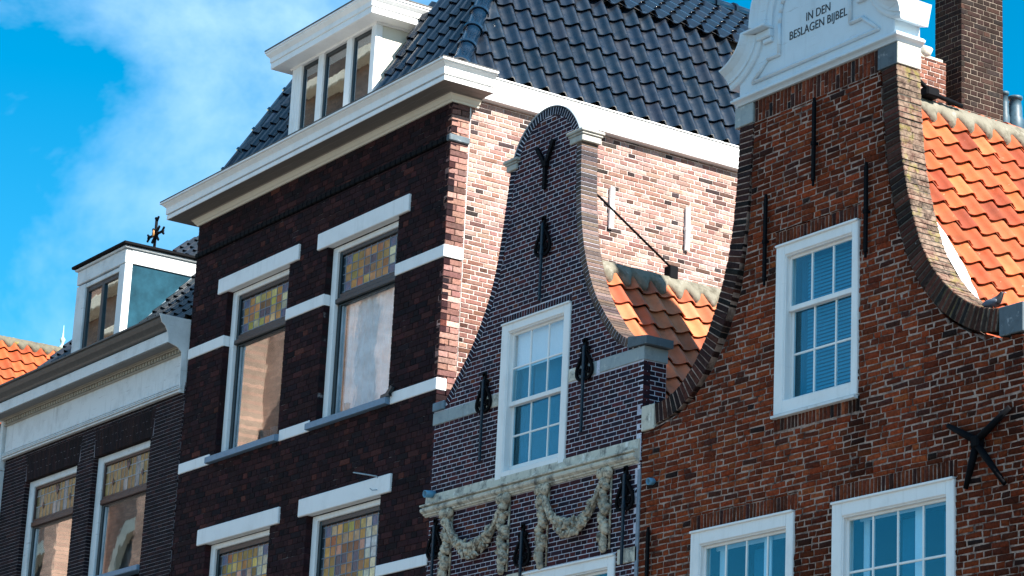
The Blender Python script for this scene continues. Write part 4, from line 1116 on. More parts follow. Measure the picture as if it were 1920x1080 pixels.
SOL = [(-22.57, -20.42, 12.25, 12.515), (-22.14, -20.68, 10.635, 10.80), (-22.12, -20.68, 8.475, 8.655), (-23.58, -21.68, 7.555, 7.735), (-21.11, -19.18, 7.535, 7.715)]
def rtint(x, z, c):
    e = min(x-rlo(z), rhi(z)-x)
    k = 1.0
    k *= 1-.45*max(0, min(1, (.35-e)/.35))                     # old darker bricks along the gable edge
    if -20.95 < x < -20.45 and 7.7 < z < 8.75: k *= .22+.5*abs(x+20.7)/.25*1.0   # soot streak below the window corner
    if x > -19.6 and z < 9.4: k *= .52+.2*random.random()
    if x > -21.75 and z < 7.5 and x < -21.0: k *= .5
    if z > 11.25: k *= .62+.35*random.random()
    return tuple(v*min(1, k) for v in c)
rw = Wall(RH, 'front_wall', facade(0), 'red', MT['m_red'])
rw.body(rlo, rhi, 0, 12.53, [RW, RCW, RDW], rec=.009, thick=.33, dz=.12)
rw.lay(rlo, rhi, 5.4, 12.25, .0695, .236, .0125, REDB, [RW, RCW, RDW]+SOL, cham=.013, wob=.0085, bond='wild', jz=.0105, tint=rtint)
SOLP = [(4, (.14, .032, .015)), (3, (.10, .026, .014)), (2, (.05, .022, .018)), (1, (.02, .016, .017)), (1, (.22, .06, .028))]
rw.soldiers(*SOL[0], .066, .011, SOLP, rows=2, cham=.009, wob=.004, stagger=True)
for sx0, sx1, sz0, sz1 in SOL[1:]: rw.soldiers(sx0, sx1, sz0, sz1, .060, .010, [(4, (.16, .036, .015)), (3, (.10, .026, .013)), (1, (.045, .017, .014))] if sz0 != 8.475 else SOLP[1:], rows=1, cham=.010, wob=.005, tint=rtint)
share_bricks([rw])
CPD = [(4, (.040, .018, .016)), (3, (.026, .015, .014)), (2, (.07, .025, .018)), (1, (.014, .012, .012))]
coping(RH, ROL, -1, .245, .33, .070, .012, CPD, 'red', MT['m_red'], split=2, cham=.009, wob=.005)
BR['cope_r'] = BR['mossy']
CPR = [(4, (.055, .024, .018)), (3, (.032, .019, .016)), (3, (.08, .03, .022)), (1, (.020, .017, .016)), (.8, (.09, .034, .026))]
coping(RH, ROR, +1, .245, .33, .070, .012, CPR, 'mossy', MT['m_mossy'], split=2, cham=.009, wob=.005)
# shoulder stones
m = MB(); m.box(RX0-.01, -24.325, -.018, .34, 8.90, 9.205, .008); part(m, 'shoulder_stone', MT['stone'], RH)
m = MB(); m.box(-18.555, RX1+.01, -.018, .35, 8.86, 9.165, .008); part(m, 'shoulder_stone', MT['stone_grey'], RH)
m = MB(); m.box(-22.92, -22.585, -.014, .33, 12.262, 12.515, .008); part(m, 'gable_stone', MT['stone_band'], RH)
m = MB(); m.mat(MT['stone_grey']); m.box(-20.415, -20.112, -.014, .30, 12.262, 12.515, .004); m.mat(MT['stone_lit']); m.box(-20.112, -20.088, -.013, .33, 12.262, 12.515, .006); part(m, 'gable_stone', MT['stone_grey'], RH)  # paler slab paints the sunlit flank onto the grey block

# white pediment with the house name
PD = None
def pediment():
    y = -.035; m = MB(); c = RC
    hw = 1.345
    out = [(c-hw, 12.60), (c+hw, 12.60), (c+hw, 12.88), (c+1.05, 12.98), (c+.98, 13.34)]
    out += [(c+.98*cos(t), 13.34+.98*sin(t)) for t in [pi*i/24 for i in range(1, 24)]]
    out += [(c-.98, 13.34), (c-1.05, 12.98), (c-hw, 12.88)]
    m.prism(out, y, .33); pd = part(m, 'pediment', MT['pediment'], RH)
    m = MB(); sweep(m, [(c-hw-.02, .33, -1, 0), (c-hw-.02, 0, -1, -1), (c+hw, 0, 1, -1), (c+hw, .335, 1, 0)],
                    [(0, 12.515), (.03, 12.515), (.04, 12.53), (.055, 12.545), (.085, 12.562), (.09, 12.57), (.09, 12.588), (.07, 12.598), (.065, 12.612), (.035, 12.622), (0, 12.63)]); part(m, 'base_cornice', MT['pediment'], pd)
    SEC = [(0, .335), (0, -.20), (.012, -.215), (.03, -.21), (.045, -.19), (.085, -.14), (.14, -.108), (.175, -.10), (.178, -.082), (.22, -.078), (.245, -.062), (.25, -.034), (.25, .335)]
    def mould(pl, sgn, name):
        P = resample(pl, .05); n = len(P); m = MB(); m.sm = False; rings = []
        for i in range(n):
            t = (P[min(i+1, n-1)]-P[max(i-1, 0)]).normalized(); nn = Vector((-t.z, 0, t.x))*sgn
            rings.append(m.pts([Vector((P[i].x+nn.x*w_, yy, P[i].z+nn.z*w_)) for w_, yy in SEC]))
        for a, b in zip(rings, rings[1:]):
            for k in range(len(SEC)-1): m.face([a[k], a[k+1], b[k+1], b[k]])
        m.face(rings[0]); m.face(rings[-1]); part(m, name, MT['cream'] if name == 'x' else MT['pediment'], pd)
    for s in (-1, 1):
        scr = [(c+s*1.535, 12.975), (c+s*1.44, 13.0), (c+s*1.33, 13.06), (c+s*1.235, 13.14), (c+s*1.175, 13.23), (c+s*1.155, 13.32)]
        mould(scr, -1 if s < 0 else 1, 'scroll')
        # step between scroll and arch
        m = MB(); xa, xb = c+s*1.165, c+s*.74
        m.box(min(xa, xb), max(xa, xb), -.20, .33, 13.30, 13.335, .008); m.box(min(c+s*1.0, xb), max(c+s*1.0, xb), -.10, .33, 13.20, 13.298, .012); m.box(min(c+s*.9, xb), max(c+s*.9, xb), -.075, .33, 13.14, 13.198, .010)
        part(m, 'step_block', MT['pediment'], pd)
    arch = [(c-1.0, 13.335)]+[(c+1.0*cos(t), 13.36+1.0*sin(t)) for t in [pi-pi*i/24 for i in range(25)]]+[(c+1.0, 13.335)]
    mould(arch, -1, 'arch_moulding')
    # raised line of the inner panel
    m = MB(); pp = [(c-1.09, 12.73), (c-.83, 12.945), (c-.62, 12.945), (c-.62, 13.32)]+[(c+.62*cos(t), 13.34+.62*sin(t)) for t in [pi-pi*i/18 for i in range(1, 18)]]+[(c+.62, 13.32), (c+.62, 12.945), (c+.83, 12.945), (c+1.09, 12.73)]
    for a, b in zip(pp, pp[1:]+pp[:1]):
        m.tube([(a[0], y-.010, a[1]), (b[0], y-.010, b[1])], .026, 8, flat=(.9, 1)); m.tube([(a[0], y-.024, a[1]), (b[0], y-.024, b[1])], .012, 8)
    for a in pp: m.blob((a[0], y-.010, a[1]), .026, .024, .026, 0, 8, 6); m.blob((a[0], y-.024, a[1]), .012, .012, .012, 0, 6, 5)
    part(m, 'panel_moulding', MT['pediment'], pd)
    def text_mesh(t):
        cu_ = bpy.data.curves.new('lettering', 'FONT'); cu_.body = t; cu_.size = .14; cu_.extrude = .002; cu_.materials.append(MT['letters'])
        o = bpy.data.objects.new('lettering', cu_); COL.objects.link(o); bpy.context.view_layer.update()
        dg = bpy.context.evaluated_depsgraph_get(); me = bpy.data.meshes.new_from_object(o.evaluated_get(dg)); bpy.data.objects.remove(o)
        xs = [v.co.x for v in me.vertices]; ys = [v.co.y for v in me.vertices]; return me, min(xs), max(xs), min(ys), max(ys)
    CAPH = text_mesh('E')[3:5]
    for words, xa, xb, zb, h in ((('IN', 'DEN'), -21.612, -21.195, 13.212, .100), (('BESLAGEN', 'BIJBEL'), -21.905, -20.905, 13.066, .100)):
        _, a0, a1, _, _ = text_mesh(' '.join(words)); sx = (xb-xa)/(a1-a0)
        for k, wd in enumerate(words):
            me, w0, w1, h0, h1 = text_mesh(wd); o = add(me, 'lettering', pd); s_ = h/(CAPH[1]-CAPH[0]); h0 = CAPH[0]; o.scale = (sx, s_, 1); o.rotation_euler = (pi/2, 0, 0)
            x = xa-w0*sx if k == 0 else xb-w1*sx
            o.location = Vector((x, y-.003, zb-h0*s_))-org(RH)
pediment()

wn, op, op2 = sash_window(RH, RW, zmeet=9.84, wl=.15, wr=.10, wt=.14, wb=.15, uprows=1, lowrows=2, lowbot=.05)
blind_slats(wn, RW[0]+.30, RW[1]-.08, 8.78, 10.5, .21, MT['slat_blue'], .042)
cloth(wn, RW[0]+.1, RW[0]+.42, 8.7, 10.5, .30, MT['blind_blue'], amp=.02, wl=.12, n=20)
m = MB(); m.prism_x([(-.06, 8.62), (-.03, 8.615), (.1, 8.615), (.1, 8.658), (-.06, 8.648)], RW[0], RW[1]); part(m, 'window_sill', MT['white_old'], RH)
for box, nm in ((RCW, 'c'), (RDW, 'd')):
    wn, op, op2 = sash_window(RH, box, zmeet=6.15, wl=.16, wr=.12, wt=.17, wb=.15, uprows=2, lowrows=2, cols=4)
    x0, x1 = box[0]+.2, box[1]-.15
    m = MB(); m.box(x0+.04, x0+.13, .22, .25, 5.3, 7.40, .01); m.box(x0+.90, x0+1.03, .165, .19, 5.3, 7.40, .01); m.box(x0, x1, .20, .22, 7.33, 7.42, .01); part(m, 'inner_frame', MT['blind_white'], wn)
    m = MB(); m.box(x0+.52, x0+.84, .34, .35, 5.3, 7.3, .001); m.box(x0+1.15, x1, .34, .35, 5.3, 7.3, .001); part(m, 'blue_screen', MT['blind_blue'], wn)

for x, zt, zb in ((-21.44, 12.18, 11.24), (-22.27, 11.24, 10.26), (-20.55, 11.18, 10.20), (-24.32, 7.66, 6.6)): strap_anchor(RH, x, zt, zb)
def xanchor():
    m = MB(); y = -.065
    for a, b in (((-18.83, 7.83), (-19.26, 8.06)), ((-18.83, 7.83), (-18.38, 8.10)), ((-18.83, 7.80), (-19.01, 7.37)), ((-18.83, 7.80), (-18.46, 7.34))):
        P = [Vector((a[0]+(b[0]-a[0])*t, y+.02*t, a[1]+(b[1]-a[1])*t)) for t in (0, .5, 1)]
        m.tube(P, [.040, .036, .026], 8)
    m.box(-18.89, -18.77, y-.045, .0, 7.75, 7.88, .02); part(m, 'wall_anchor', MT['iron'], RH)
xanchor()
stub_pipe(RH, -24.31, 8.26, .042, .10, MT['pipe'])

OR2 = tile_mat('orange_pantile', .6, .18, .35, stain=(.20, .07, .03), lichen=(.36, .27, .17))
ORR = [(3, (.32, .064, .018)), (2, (.35, .076, .022)), (1.5, (.27, .050, .015)), (.8, (.21, .038, .012)), (.3, (.38, .095, .03))]
rf, c_, s_ = pantile_roof(RH, RC+.04, 12.50, 56, .36, 15, 14, .293, .327, .032, ORR, OR2)
ridge_bed(rf, RC+.04, 12.55, c_, s_, .36, 4.6, .293, .30, MT['ridge_mortar'], seed=5)
random.seed(4)
RIDGE = tile_mat('ridge_tile', .6, .2, .35)
for i in range(10):
    mm = MB(); half_round(mm, (RC-.05, .36+i*.43, 12.56+random.uniform(-.006, .006)), (RC-.05, .36+i*.43+.45, 12.56), .105, (0, 0, 1), collar=.006); o = part(mm, 'ridge_tile', RIDGE, rf); o.color = (*pick(ORR), 1)
# lime flashing where the tiles meet the gable
m = MB(); v_ = Vector((c_, 0, -s_)); nn = Vector((s_, 0, c_)); base = Vector((RC+.04, 0, 12.50)); L0 = 2.1
pa = []
for i in range(30):
    d = L0+(3.98-L0)*i/29; w_ = .055+.075*sin(pi*min(1, i/24))+random.uniform(-.01, .01); pa.append((base+v_*d+nn*.075+Vector((0, .325, 0)), base+v_*d+nn*.085+Vector((0, .37+w_, 0)), base+v_*d+nn*-.02+Vector((0, .38+w_, 0))))
for a, b in zip(pa, pa[1:]):
    m.quad(a[0], b[0], b[1], a[1]); m.quad(a[1], b[1], b[2], a[2])
part(m, 'lime_flashing', MT['lime'], rf)
# chimney, low stack, vents, stay
ch = Wall(RH, 'chimney', facade(2.35), 'flue', MT['m_flue']); CX0, CX1, CY1 = -22.06, -21.60, 3.03
ch.body(const(CX0), const(CX1-.006), 10.5, 16.6, [], thick=CY1-2.35-.006, dz=.5)
ch.lay(const(CX0), const(CX1), 12.2, 16.6, .0672, .213, .010, FLUE, [], cham=.005, wob=.002, depth=.05, bond='cross')
ch2 = Wall(RH, 'chimney_side', flank(CX1), 'flue', MT['m_flue'])
ch2.body(const(2.356), const(CY1), 10.5, 16.6, [], thick=.05, dz=.5)
ch2.lay(const(2.352), const(CY1), 12.2, 16.6, .0672, .213, .010, FLUE, [], cham=.005, wob=.002, depth=.05, bond='cross')
share_bricks([ch, ch2], 0)
lk = Wall(RH, 'low_chimney', flank(-21.75), 'pierk', MT['m_pink']); lk.body(const(1.5), const(2.24), 11, 13.31, [], thick=.45, dz=.5)
lk.lay(const(1.5), const(2.245), 12.2, 13.32, .060, .200, .009, [(3, (.17, .072, .050)), (2, (.22, .10, .07)), (2, (.11, .052, .04))], [], cham=.005, wob=.003, depth=.05)
share_bricks([lk], 0)
m = MB(); m.prism([(-22.2, 13.315), (-21.76, 13.315), (-21.76, 13.35), (-22.2, 13.40)], 1.5, 2.2); part(m, 'flat_cap', MT['stone'], RH)
m = MB(); m.lathe([(.05, 0), (.085, .03), (.11, .10), (.06, .13), (.02, .15)], (-21.8, 1.93, 13.33), 12); part(m, 'chimney_pot', MT['stone'], RH)
for x, y, h, r in ((-21.70, 3.14, .32, .055), (-21.70, 3.32, .30, .085)):
    m = MB(); m.lathe([(r*1.25, -.3), (r*1.25, 0), (r*1.05, .04), (r, h*.55), (r*.78, h*.88), (r*1.08, h*.9), (r*1.08, h), (r*.9, h), (r*.8, h*.8)], (x, y, 12.84), 16); part(m, 'vent_pipe', plain('vent_zinc', (.035, .075, .105), .5, var=.3), RH)
m = MB(); m.lathe([(.06, 0), (.10, .05), (.09, .14), (.05, .2)], (-21.72, 3.75, 12.80), 12); m.lathe([(.05, 0), (.08, .05), (.07, .12), (.04, .16)], (-21.72, 3.9, 12.76), 12); part(m, 'vent_pipe', MT['iron'], RH)
m = MB(); m.tube([(-21.35, .30, 13.25), (-21.32, 1.40, 12.78), (-21.32, 1.62, 12.66), (-21.33, 2.1, 12.62)], .028, 7); m.box(-21.40, -21.26, 1.50, 1.70, 12.60, 12.72, .02); part(m, 'gable_stay', MT['iron'], RH)
rs = Wall(RH, 'side_wall', flank(RX1-.002), 'red', MT['m_red']); rs.body(const(.02), const(8.0), 0, 8.84, [], rec=.009, thick=.2, dz=.5)
rs.lay(const(.10), const(3.2), 5.4, 8.84, .0695, .236, .0125, REDB, [], cham=.012, wob=.006, depth=.05)
share_bricks([rs], 0)

# ================================================================== LEFT HOUSE
LH = thing('brick_house', 'low black brick house with white dentilled cornice and blue sided dormer', 'house', (-40.4, 0, 0))
LX0, LX1 = -44.0, -36.92
LWA, LWB = (-42.98, -40.82, 6.0, 11.10), (-40.16, -38.02, 6.0, 11.085)
lw = Wall(LH, 'front_wall', facade(0), 'black', MT['m_black'])
lw.body(const(LX0), const(LX1), 0, 11.8, [LWA, LWB], rec=.005, thick=.25, dz=.5)
ARCH = [(LWA[0]+.02, LWA[1]+.06, LWA[3], 11.565), (LWB[0]+.02, LWB[1]+.06, LWB[3], 11.545)]
lw.lay(const(LX0), const(LX1), 7.4, 11.75, .0600, .222, .0085, BLAK, [LWA, LWB]+[(a-.04, b+.04, c, d) for a, b, c, d in ARCH], cham=.003, wob=.0015, bond='cross')
for a in ARCH: lw.soldiers(*a, .062, .007, [(3, (.014, .009, .011)), (2, (.020, .011, .012)), (1, (.028, .013, .013))], rows=2, splay=.05, cham=.003, stagger=True)
share_bricks([lw])
def tulip_window(box, z_l0, z_l1, zs):
    x0, x1, z0, z1 = box; m = MB()
    frame_boards(m, x0+.004, x1-.004, z0, z1, .20, .13, .12, 0, .085, .20, .012); win = part(m, 'window', MT['white_old'], LH)
    a, b = x0+.206, x1-.136; y = .13
    m = MB(); frame_boards(m, a, b, z_l0-.12, z1-.122, .05, .05, z1-.122-z_l1, .12, y-.015, y+.05); m.box(a, b, y-.04, y+.04, z_l0-.14, z_l0-.05, .012); part(m, 'transom_light', MT['brown_frame'], win)
    pal = [(4, (.27, .20, .085)), (3, (.22, .16, .075)), (1.5, (.26, .25, .20))]
    L0, L1 = a+.05, b-.05; cols = 12; m = MB(); lead = .011
    zz = [z_l0, z_l0+(z_l1-z_l0)*.40, z_l0+(z_l1-z_l0)*.76, z_l1]; xs = [L0+(L1-L0)*i/cols for i in range(cols+1)]
    for x in xs[1:-1]: m.box(x-.003, x+.003, y+.012, y+.026, z_l0, z_l1, .001)
    for z in zz[1:-1]: m.box(L0, L1, y+.010, y+.028, z-.009, z+.009, .003)
    part(m, 'lead_came', plain('pale_lead', (.30, .32, .34), .4), win)
    for i in range(cols):
        for k in range(3):
            c = pick(pal)
            if k == 0 and i in (5,): c = (.35, .33, .32)
            if i == cols-4: c = (.20, .24, .26)
            pane(win, xs[i]+.003, xs[i+1]-.003, zz[k]+.006, zz[k+1]-.006, y+.018, MT['stained'], c)
    # tulip and lozenges
    xc = (L0+L1)/2; zc_ = zz[2]; m = MB()
    m.prism([(xc, zc_-.07), (xc+.07, zc_+.02), (xc+.07, zc_+.12), (xc+.02, zc_+.04), (xc, zc_+.14), (xc-.02, zc_+.04), (xc-.07, zc_+.12), (xc-.07, zc_+.02)], y+.004, y+.012)
    tg = bpy.data.materials.get('dark_plum_glass') or plain('dark_plum_glass', (.05, .045, .06), .2); part(m, 'tulip_glass', tg, win)
    for dx in (-.55, .55):
        m = MB(); m.prism([(xc+dx, zz[1]-.06), (xc+dx+.045, zz[1]), (xc+dx, zz[1]+.06), (xc+dx-.045, zz[1])], y+.004, y+.012)
        part(m, 'lozenge_glass', tg, win)
    m = MB(); frame_boards(m, a, b, zs, z_l0-.14, .075, .05, .03, .06, y, y+.06); part(m, 'lower_sash', MT['black_frame'], win)
    m = MB(); m.box(a+.078, a+.13, y+.03, y+.10, zs+.06, z_l0-.17, .006); part(m, 'sash_bead', MT['zinc_pale'], win)
    pane(win, a+.075, b-.05, zs+.05, z_l0-.16, y+.04, MT['glass_old'])
    room(win, x0+.02, x1-.02, z0, z1-.1, .21, 1.2, MT['room']); return win
tulip_window(LWA, 10.40, 10.93, 6.1)
wl_ = tulip_window(LWB, 10.39, 10.92, 8.99)
m = MB(); m.box(LWB[0]+.20, LWB[1]-.0, -.05, .14, 8.90, 8.99, .01); part(m, 'window_sill', MT['sill_blue'], LH)
# frieze, dentils, cornice with gutter
m = MB(); m.box(LX0+.02, LX1-.02, -.045, .08, 11.66, 12.27, .006); part(m, 'frieze', MT['white_old'], LH)
m = MB(); m.box(LX0+.0, LX1, -.075, .0, 11.64, 11.675, .008); m.box(LX0, LX1, -.10, .0, 11.68, 11.70, .008); m.box(LX0, LX1, -.085, -.046, 11.715, 11.74, .008); m.box(LX0, LX1, -.065, -.046, 11.76, 11.775, .005); part(m, 'architrave', MT['white_old'], LH)
m = MB(); n_d = 66
for i in range(n_d):
    x = LX0+.05+(LX1-LX0-.1)*(i+.5)/n_d; m.box(x-.028, x+.028, -.12, -.05, 12.285, 12.345, .005)
stuffp(part(m, 'dentils', MT['dentil'], LH))
m = MB(); m.box(LX0, LX1-.03, -.10, .05, 12.262, 12.28, .006); m.box(LX0, LX1-.03, -.145, .05, 12.35, 12.372, .006); m.box(LX0-.05, LX1-.03, -.17, .05, 12.374, 12.388, .006); part(m, 'dentil_moulding', MT['dentil'], LH)
m = MB(); m.prism_x([(0, 12.39), (-.35, 12.405), (-.35, 12.585), (-.335, 12.60), (0, 12.66)][::-1], LX0-.28, LX1-.035); part(m, 'cornice', MT['white_old'], LH)
m = MB(); m.box(LX0-.27, LX1-.04, -.342, -.17, 12.380, 12.396, .004); part(m, 'soffit', MT['soffit'], LH)  # thin dark board, its colour carries the shade under the cornice
m = MB(); m.prism_x([(0, 12.605), (-.37, 12.605), (-.385, 12.62), (-.395, 12.65), (-.42, 12.675), (-.47, 12.71), (-.495, 12.76), (-.50, 12.80), (-.54, 12.805), (-.54, 12.832), (0, 12.85)][::-1], LX0-.32, LX1-.035); part(m, 'gutter', MT['gutter'], LH)
m = MB(); m.prism_x([(.03, 12.836), (-.545, 12.84), (-.53, 12.81), (-.49, 12.71), (-.42, 12.655), (-.385, 12.585), (-.36, 12.50), (-.35, 12.40), (-.18, 12.35), (-.10, 12.28), (-.085, 11.62), (.03, 11.62)], LX1-.033, LX1-.012); part(m, 'cornice_end', MT['white_old'], LH)
m = MB(); m.box(LX0-.16, LX0-.03, -.10, .0, 11.46, 12.42, .01); part(m, 'corner_board', MT['white_old'], LH)
# roof and dormer
t48 = radians(48); LK, LS = cos(t48), sin(t48); m = MB()
m.quad((-44.45, .2, 12.93), (LX1-.01, .2, 12.93), (LX1-.01, .2+4.8*LK, 12.93+4.8*LS), (-44.45, .2+4.8*LK, 12.93+4.8*LS)); m.quad((-44.45, .2+4.8*LK, 12.93+4.8*LS), (LX1-.01, .2+4.8*LK, 12.93+4.8*LS), (LX1-.01, 7.5, 12.9), (-44.45, 7.5, 12.9))
m.poly([(-44.44, .2, 12.90), (-44.44, 7.5, 12.90), (-44.44, .2+4.8*LK, 12.90+4.8*LS)])
rf = part(m, 'roof', MT['deck'], LH)
tile_field(rf, (-44.5, .15, 12.98), (1, 0, 0), (0, LK, LS), 25, 14, .303, .345, .032, .014, tile_mat('dull_black_tile', .4, .2, .5, coat=.2), [(2, (.016, .02, .026)), (1, (.022, .024, .028))], skip=lambda c, r: (-42.3 < -44.5+c*.303 and -44.5+(c+1)*.303 < -40.0) or (r > 7 and c > 14))
def dormer_left():
    y = .30; m = MB(); m.mat(MT['white_old'])
    m.box(-42.20, -41.84, y-.02, y+.10, 13.0, 14.58, .01); m.box(-40.46, -40.22, y-.02, y+.12, 13.0, 14.60, .01); m.box(-41.84, -40.46, y-.005, y+.1, 14.50, 14.58, .008)
    m.box(-42.20, -40.218, y-.03, y+.08, 14.605, 14.86, .01)
    m.box(-40.26, -40.212, y+.085, 1.95, 14.605, 14.86, .006)
    m.mat(MT['zinc']); m.prism_x([(y+.1, 13.1), (1.62, 14.6), (y+.1, 14.6)], -40.262, -40.24)
    m.prism_x([(y+.1, 13.1), (1.62, 14.6), (y+.1, 14.6)], -42.19, -42.17)
    d = part(m, 'dormer', MT['white_old'], LH)
    m = MB(); m.mat(MT['white_old']); m.box(-42.25, -40.17, y-.07, 2.0, 14.865, 14.905, .01); m.mat(MT['iron']); m.box(-42.30, -40.12, y-.12, 2.05, 14.91, 14.965, .012); part(m, 'dormer_roof', MT['iron'], d)
    m = MB(); frame_boards(m, -41.84, -40.46, 13.1, 14.50, .09, .09, .09, .1, y+.02, y+.075); m.box(-41.20, -41.08, y+.012, y+.07, 13.1, 14.42, .008); part(m, 'casement', MT['black_frame'], d)
    for a, b in ((-41.75, -41.20), (-41.08, -40.55)): pane(d, a-.005, b+.005, 13.18, 14.42, y+.05, MT['glass_old'])
    room(d, -42.15, -40.3, 13.0, 14.6, y+.1, y+.9, MT['room'])
    m = MB(); v = Vector((0, LK, LS)); nn = Vector((0, -LS, LK)); p0 = Vector((-40.235, .25, 12.98)); q = [p0+nn*.10, p0+Vector((.10, 0, 0))+nn*.07, p0+Vector((.10, 0, 0))+v*2.2+nn*.07, p0+v*2.2+nn*.10]
    m.hexa(q, [p-nn*.02 for p in q]); part(m, 'flashing', MT['zinc_pale'], d)
dormer_left()

# ================================================================== BACKGROUND
FH = thing('brick_house', 'partly hidden house with a mossy orange pantile roof far behind', 'house', (-50, 2, 0))
rf, c_, s_ = pantile_roof(FH, -50, 15.50, 50, 1.0, 16, 9, .29, .33, .032, [(3, (.34, .066, .019)), (2, (.37, .08, .024)), (1, (.27, .05, .015))], OR2)
ridge_bed(rf, -50, 15.53, c_, s_, 1.0, 5.6, .29, .22, stone_mat('mossy_ridge', (.12, .11, .08), (.03, .03, .03), (.30, .24, .04)), seed=8)
m = MB(); m.box(-52.0, -48.2, 1.1, 5.5, 0, 13.2, .01); part(m, 'wall', MT['render'], FH)
m = MB(); m.box(-44.55, -44.03, -.12, .02, 10.55, 11.45, .01); m.box(-44.55, -44.02, -.14, .02, 11.455, 11.50, .008); m.box(-44.55, -44.03, .03, .3, 0, 12.2, .01); part(m, 'cornice_board', MT['white_old'], FH)

TU = thing('roof_turret', 'small dark iron cross with forked tips standing behind the blue sided dormer', 'roof cross', (-57.8, 9, 0))
m = MB(); m.lathe([(1.2, 12), (1.2, 17.0), (.5, 18.6), (.08, 20.4)], (-57.8, 9, 0), 10); part(m, 'slate_cap', MT['slate'], TU)
def iron_cross():
    m = MB(); x, y, z = -57.8, 9, 21.13
    m.tube([(x, y, 20.2), (x, y, 21.58)], .028, 8)
    for a in (0, 45, 90, 135, 180, 225, 270, 315):
        t = radians(a); L = .44 if a % 90 == 0 else .26; d = Vector((cos(t), 0, sin(t))); nn = Vector((-sin(t), 0, cos(t)))
        o = Vector((x, y, z)); m.bar(o, o+d*L, .055, .04)
        if a % 90 == 0:
            for s in (-1, 1): m.bar(o+d*(L-.10), o+d*(L+.02)+nn*(.09*s), .045, .04)
    m.blob((x, y+.02, z), .13, .05, .15)
    part(m, 'iron_cross', MT['iron'], TU)
    m = MB(); m.blob((x, y-.05, z+.02), .05, .03, .09); part(m, 'gilt_boss', plain('gilt_boss', (.35, .17, .05), .4), TU)
iron_cross()
SP = thing('spire', 'tiny pale green spire tip poking above the orange roof', 'spire', (-135.2, 40, 0))
m = MB(); m.lathe([(2.2, 0), (2.2, 26), (1.2, 31), (.25, 38.6)], (-135.2, 40, 0), 10); part(m, 'spire_roof', MT['slate'], SP)
m = MB(); m.lathe([(.10, 38.4), (.08, 39.0), (.22, 39.2), (.22, 39.3), (.07, 39.45), (.12, 39.6), (.17, 39.75), (.06, 39.9), (.03, 40.3), (.012, 40.6)], (-135.2, 40, 0), 10); part(m, 'finial', plain('verdigris', (.30, .46, .42), .5), SP)

# the church on the other side of the street, seen only as a reflection in the panes
CH = thing('church', 'large brown brick church across the street mirrored in the dark window panes', 'church', (-100, -30, 0))
m = MB(); m.box(-150, -76, -30, -26, 0, 39.5, .05); part(m, 'wall', MT['church_brick'], CH)
m = MB(); m.prism_x([(-25.2, 39.5), (-28, 43), (-30.8, 39.5)], -150, -75.5); part(m, 'roof', MT['slate'], CH)
for x in range(-148, -76, 7):
    m = MB(); m.box(x-.6, x+.6, -26.0, -24.6, 0, 28, .05); m.box(x-.7, x+.7, -26, -24.4, 28, 28.6, .05); part(m, 'buttress', MT['church_brick'], CH)
for i, x in enumerate(range(-144, -78, 7)):
    m = MB(); zs = 19.5; P = []
    for r in (2.05, 1.6):
        P.append([(x-r, 10)]+[(x-r*cos(pi*k/16), zs+r*1.15*sin(pi*k/16)) for k in range(17)]+[(x+r, 10)])
    for k in range(len(P[0])-1):
        a, b, c, d = P[0][k], P[0][k+1], P[1][k+1], P[1][k]; q = [(p[0], -25.7, p[1]) for p in (a, b, c, d)]; m.hexa(q, [(p[0], -26.05, p[2]) for p in q])
    part(m, 'window_surround', MT['church_stone'], CH)
    m = MB(); m.prism(P[1], -25.97, -25.99); part(m, 'window', MT['church_dark'], CH)
m = MB(); m.box(-150, -75.8, -26, -25.2, 31.5, 32.1, .05); m.box(-150, -75.8, -26, -25.5, 29.6, 29.9, .05); m.box(-150, -75.8, -26, -25.0, 38.9, 39.6, .05); m.box(-150, -75.8, -26, -25.4, 36.2, 36.6, .05); part(m, 'stone_band', MT['church_stone'], CH)

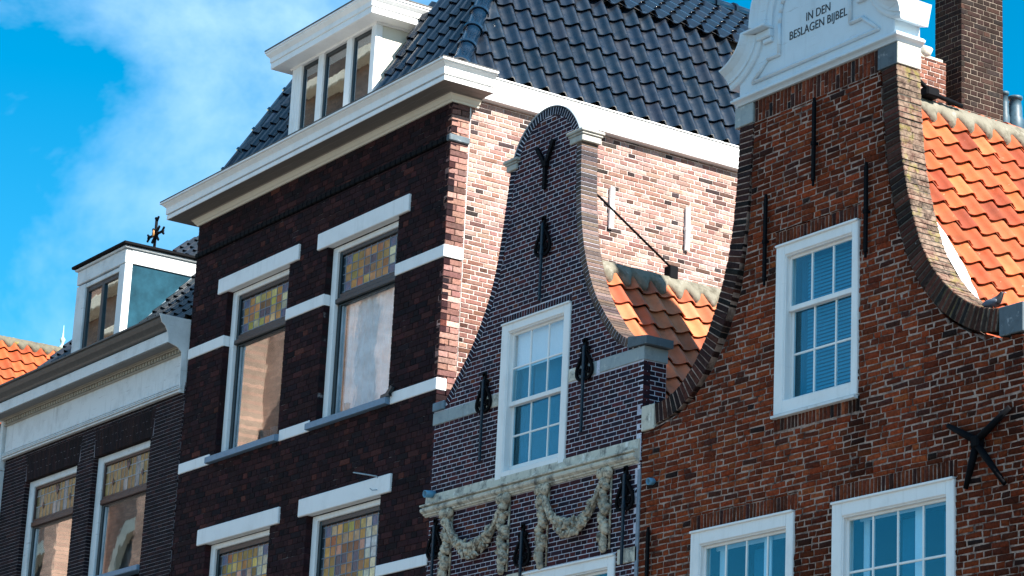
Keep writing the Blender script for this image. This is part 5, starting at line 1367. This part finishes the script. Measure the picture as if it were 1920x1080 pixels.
# ================================================================== PIGEON on the coping
def pigeon():
    o = Vector((-18.77, .13, 9.215))
    e = thing('pigeon', 'grey pigeon perched on the gable shoulder beside the end stone', 'pigeon', tuple(o))
    me = bpy.data.meshes.new('body')
    # spine from tail tip to crown (local, facing +x)
    V = [(-.17, 0, .035), (-.10, 0, .055), (-.03, 0, .085), (.04, 0, .105), (.085, 0, .145), (.105, 0, .185), (.128, 0, .190)]
    R = [(.022, .012), (.036, .026), (.062, .058), (.060, .058), (.036, .038), (.029, .031), (.016, .017)]
    me.from_pydata(V, [(i, i+1) for i in range(len(V)-1)], [])
    ob = bpy.data.objects.new('body', me); COL.objects.link(ob)
    mod = ob.modifiers.new('skin', 'SKIN'); sub = ob.modifiers.new('sub', 'SUBSURF'); sub.levels = sub.render_levels = 2
    for i, r in enumerate(R): me.skin_vertices[0].data[i].radius = r
    me.skin_vertices[0].data[2].use_root = True
    bpy.context.view_layer.update(); dg = bpy.context.evaluated_depsgraph_get(); m2 = bpy.data.meshes.new_from_object(ob.evaluated_get(dg)); bpy.data.objects.remove(ob)
    m2.name = 'body'; m2.polygons.foreach_set('use_smooth', [True]*len(m2.polygons))
    mt, nt, p, _ = new_mat('pigeon_plumage'); tcx = N(nt, 'ShaderNodeTexCoord'); sp = N(nt, 'ShaderNodeSeparateXYZ'); nt.links.new(tcx.outputs['Object'], sp.inputs[0])
    c = mixcol(nt, maprange(nt, sp.outputs['X'], .03, .06, 0, 1), (.055, .075, .11), (.008, .010, .016)); nt.links.new(c, p.inputs['Base Color']); p.inputs['Roughness'].default_value = .6
    m2.materials.clear(); m2.materials.append(mt); b = add(m2, 'body', e)
    q = MB(); q.lathe([(.010, 0), (.008, .012), (.001, .034)], (.140, 0, .186), 8, (1, 0, -.35)); part_local(q, 'beak', MT['jar'], e)
    q = MB(); q.blob((.112, -.027, .196), .006, .004, .006); q.blob((.112, .027, .196), .006, .004, .006); part_local(q, 'eyes', MT['terracotta'], e)
    for s in (-1, 1):
        q = MB(); q.blob((-.035, s*.047, .085), .105, .018, .040, .12, 12, 8); part_local(q, 'wing', plain('pigeon_wing', (.075, .095, .13), .6, var=.2), e)
        q = MB(); q.tube([(.0, s*.022, .04), (.004, s*.022, .004)], .006, 6)
        for t in (-.5, 0, .5): q.tube([(.004, s*.022, .004), (.004+.03*cos(t), s*.022+.03*sin(t), .002)], .0035, 5)
        part_local(q, 'leg', MT['terracotta'], e)
    e.rotation_euler = (0, 0, radians(12)); e.scale = (.88, .88, .88)
def part_local(mb, name, mat, parent): return mb.build(name, mat, parent, (0, 0, 0))
pigeon()
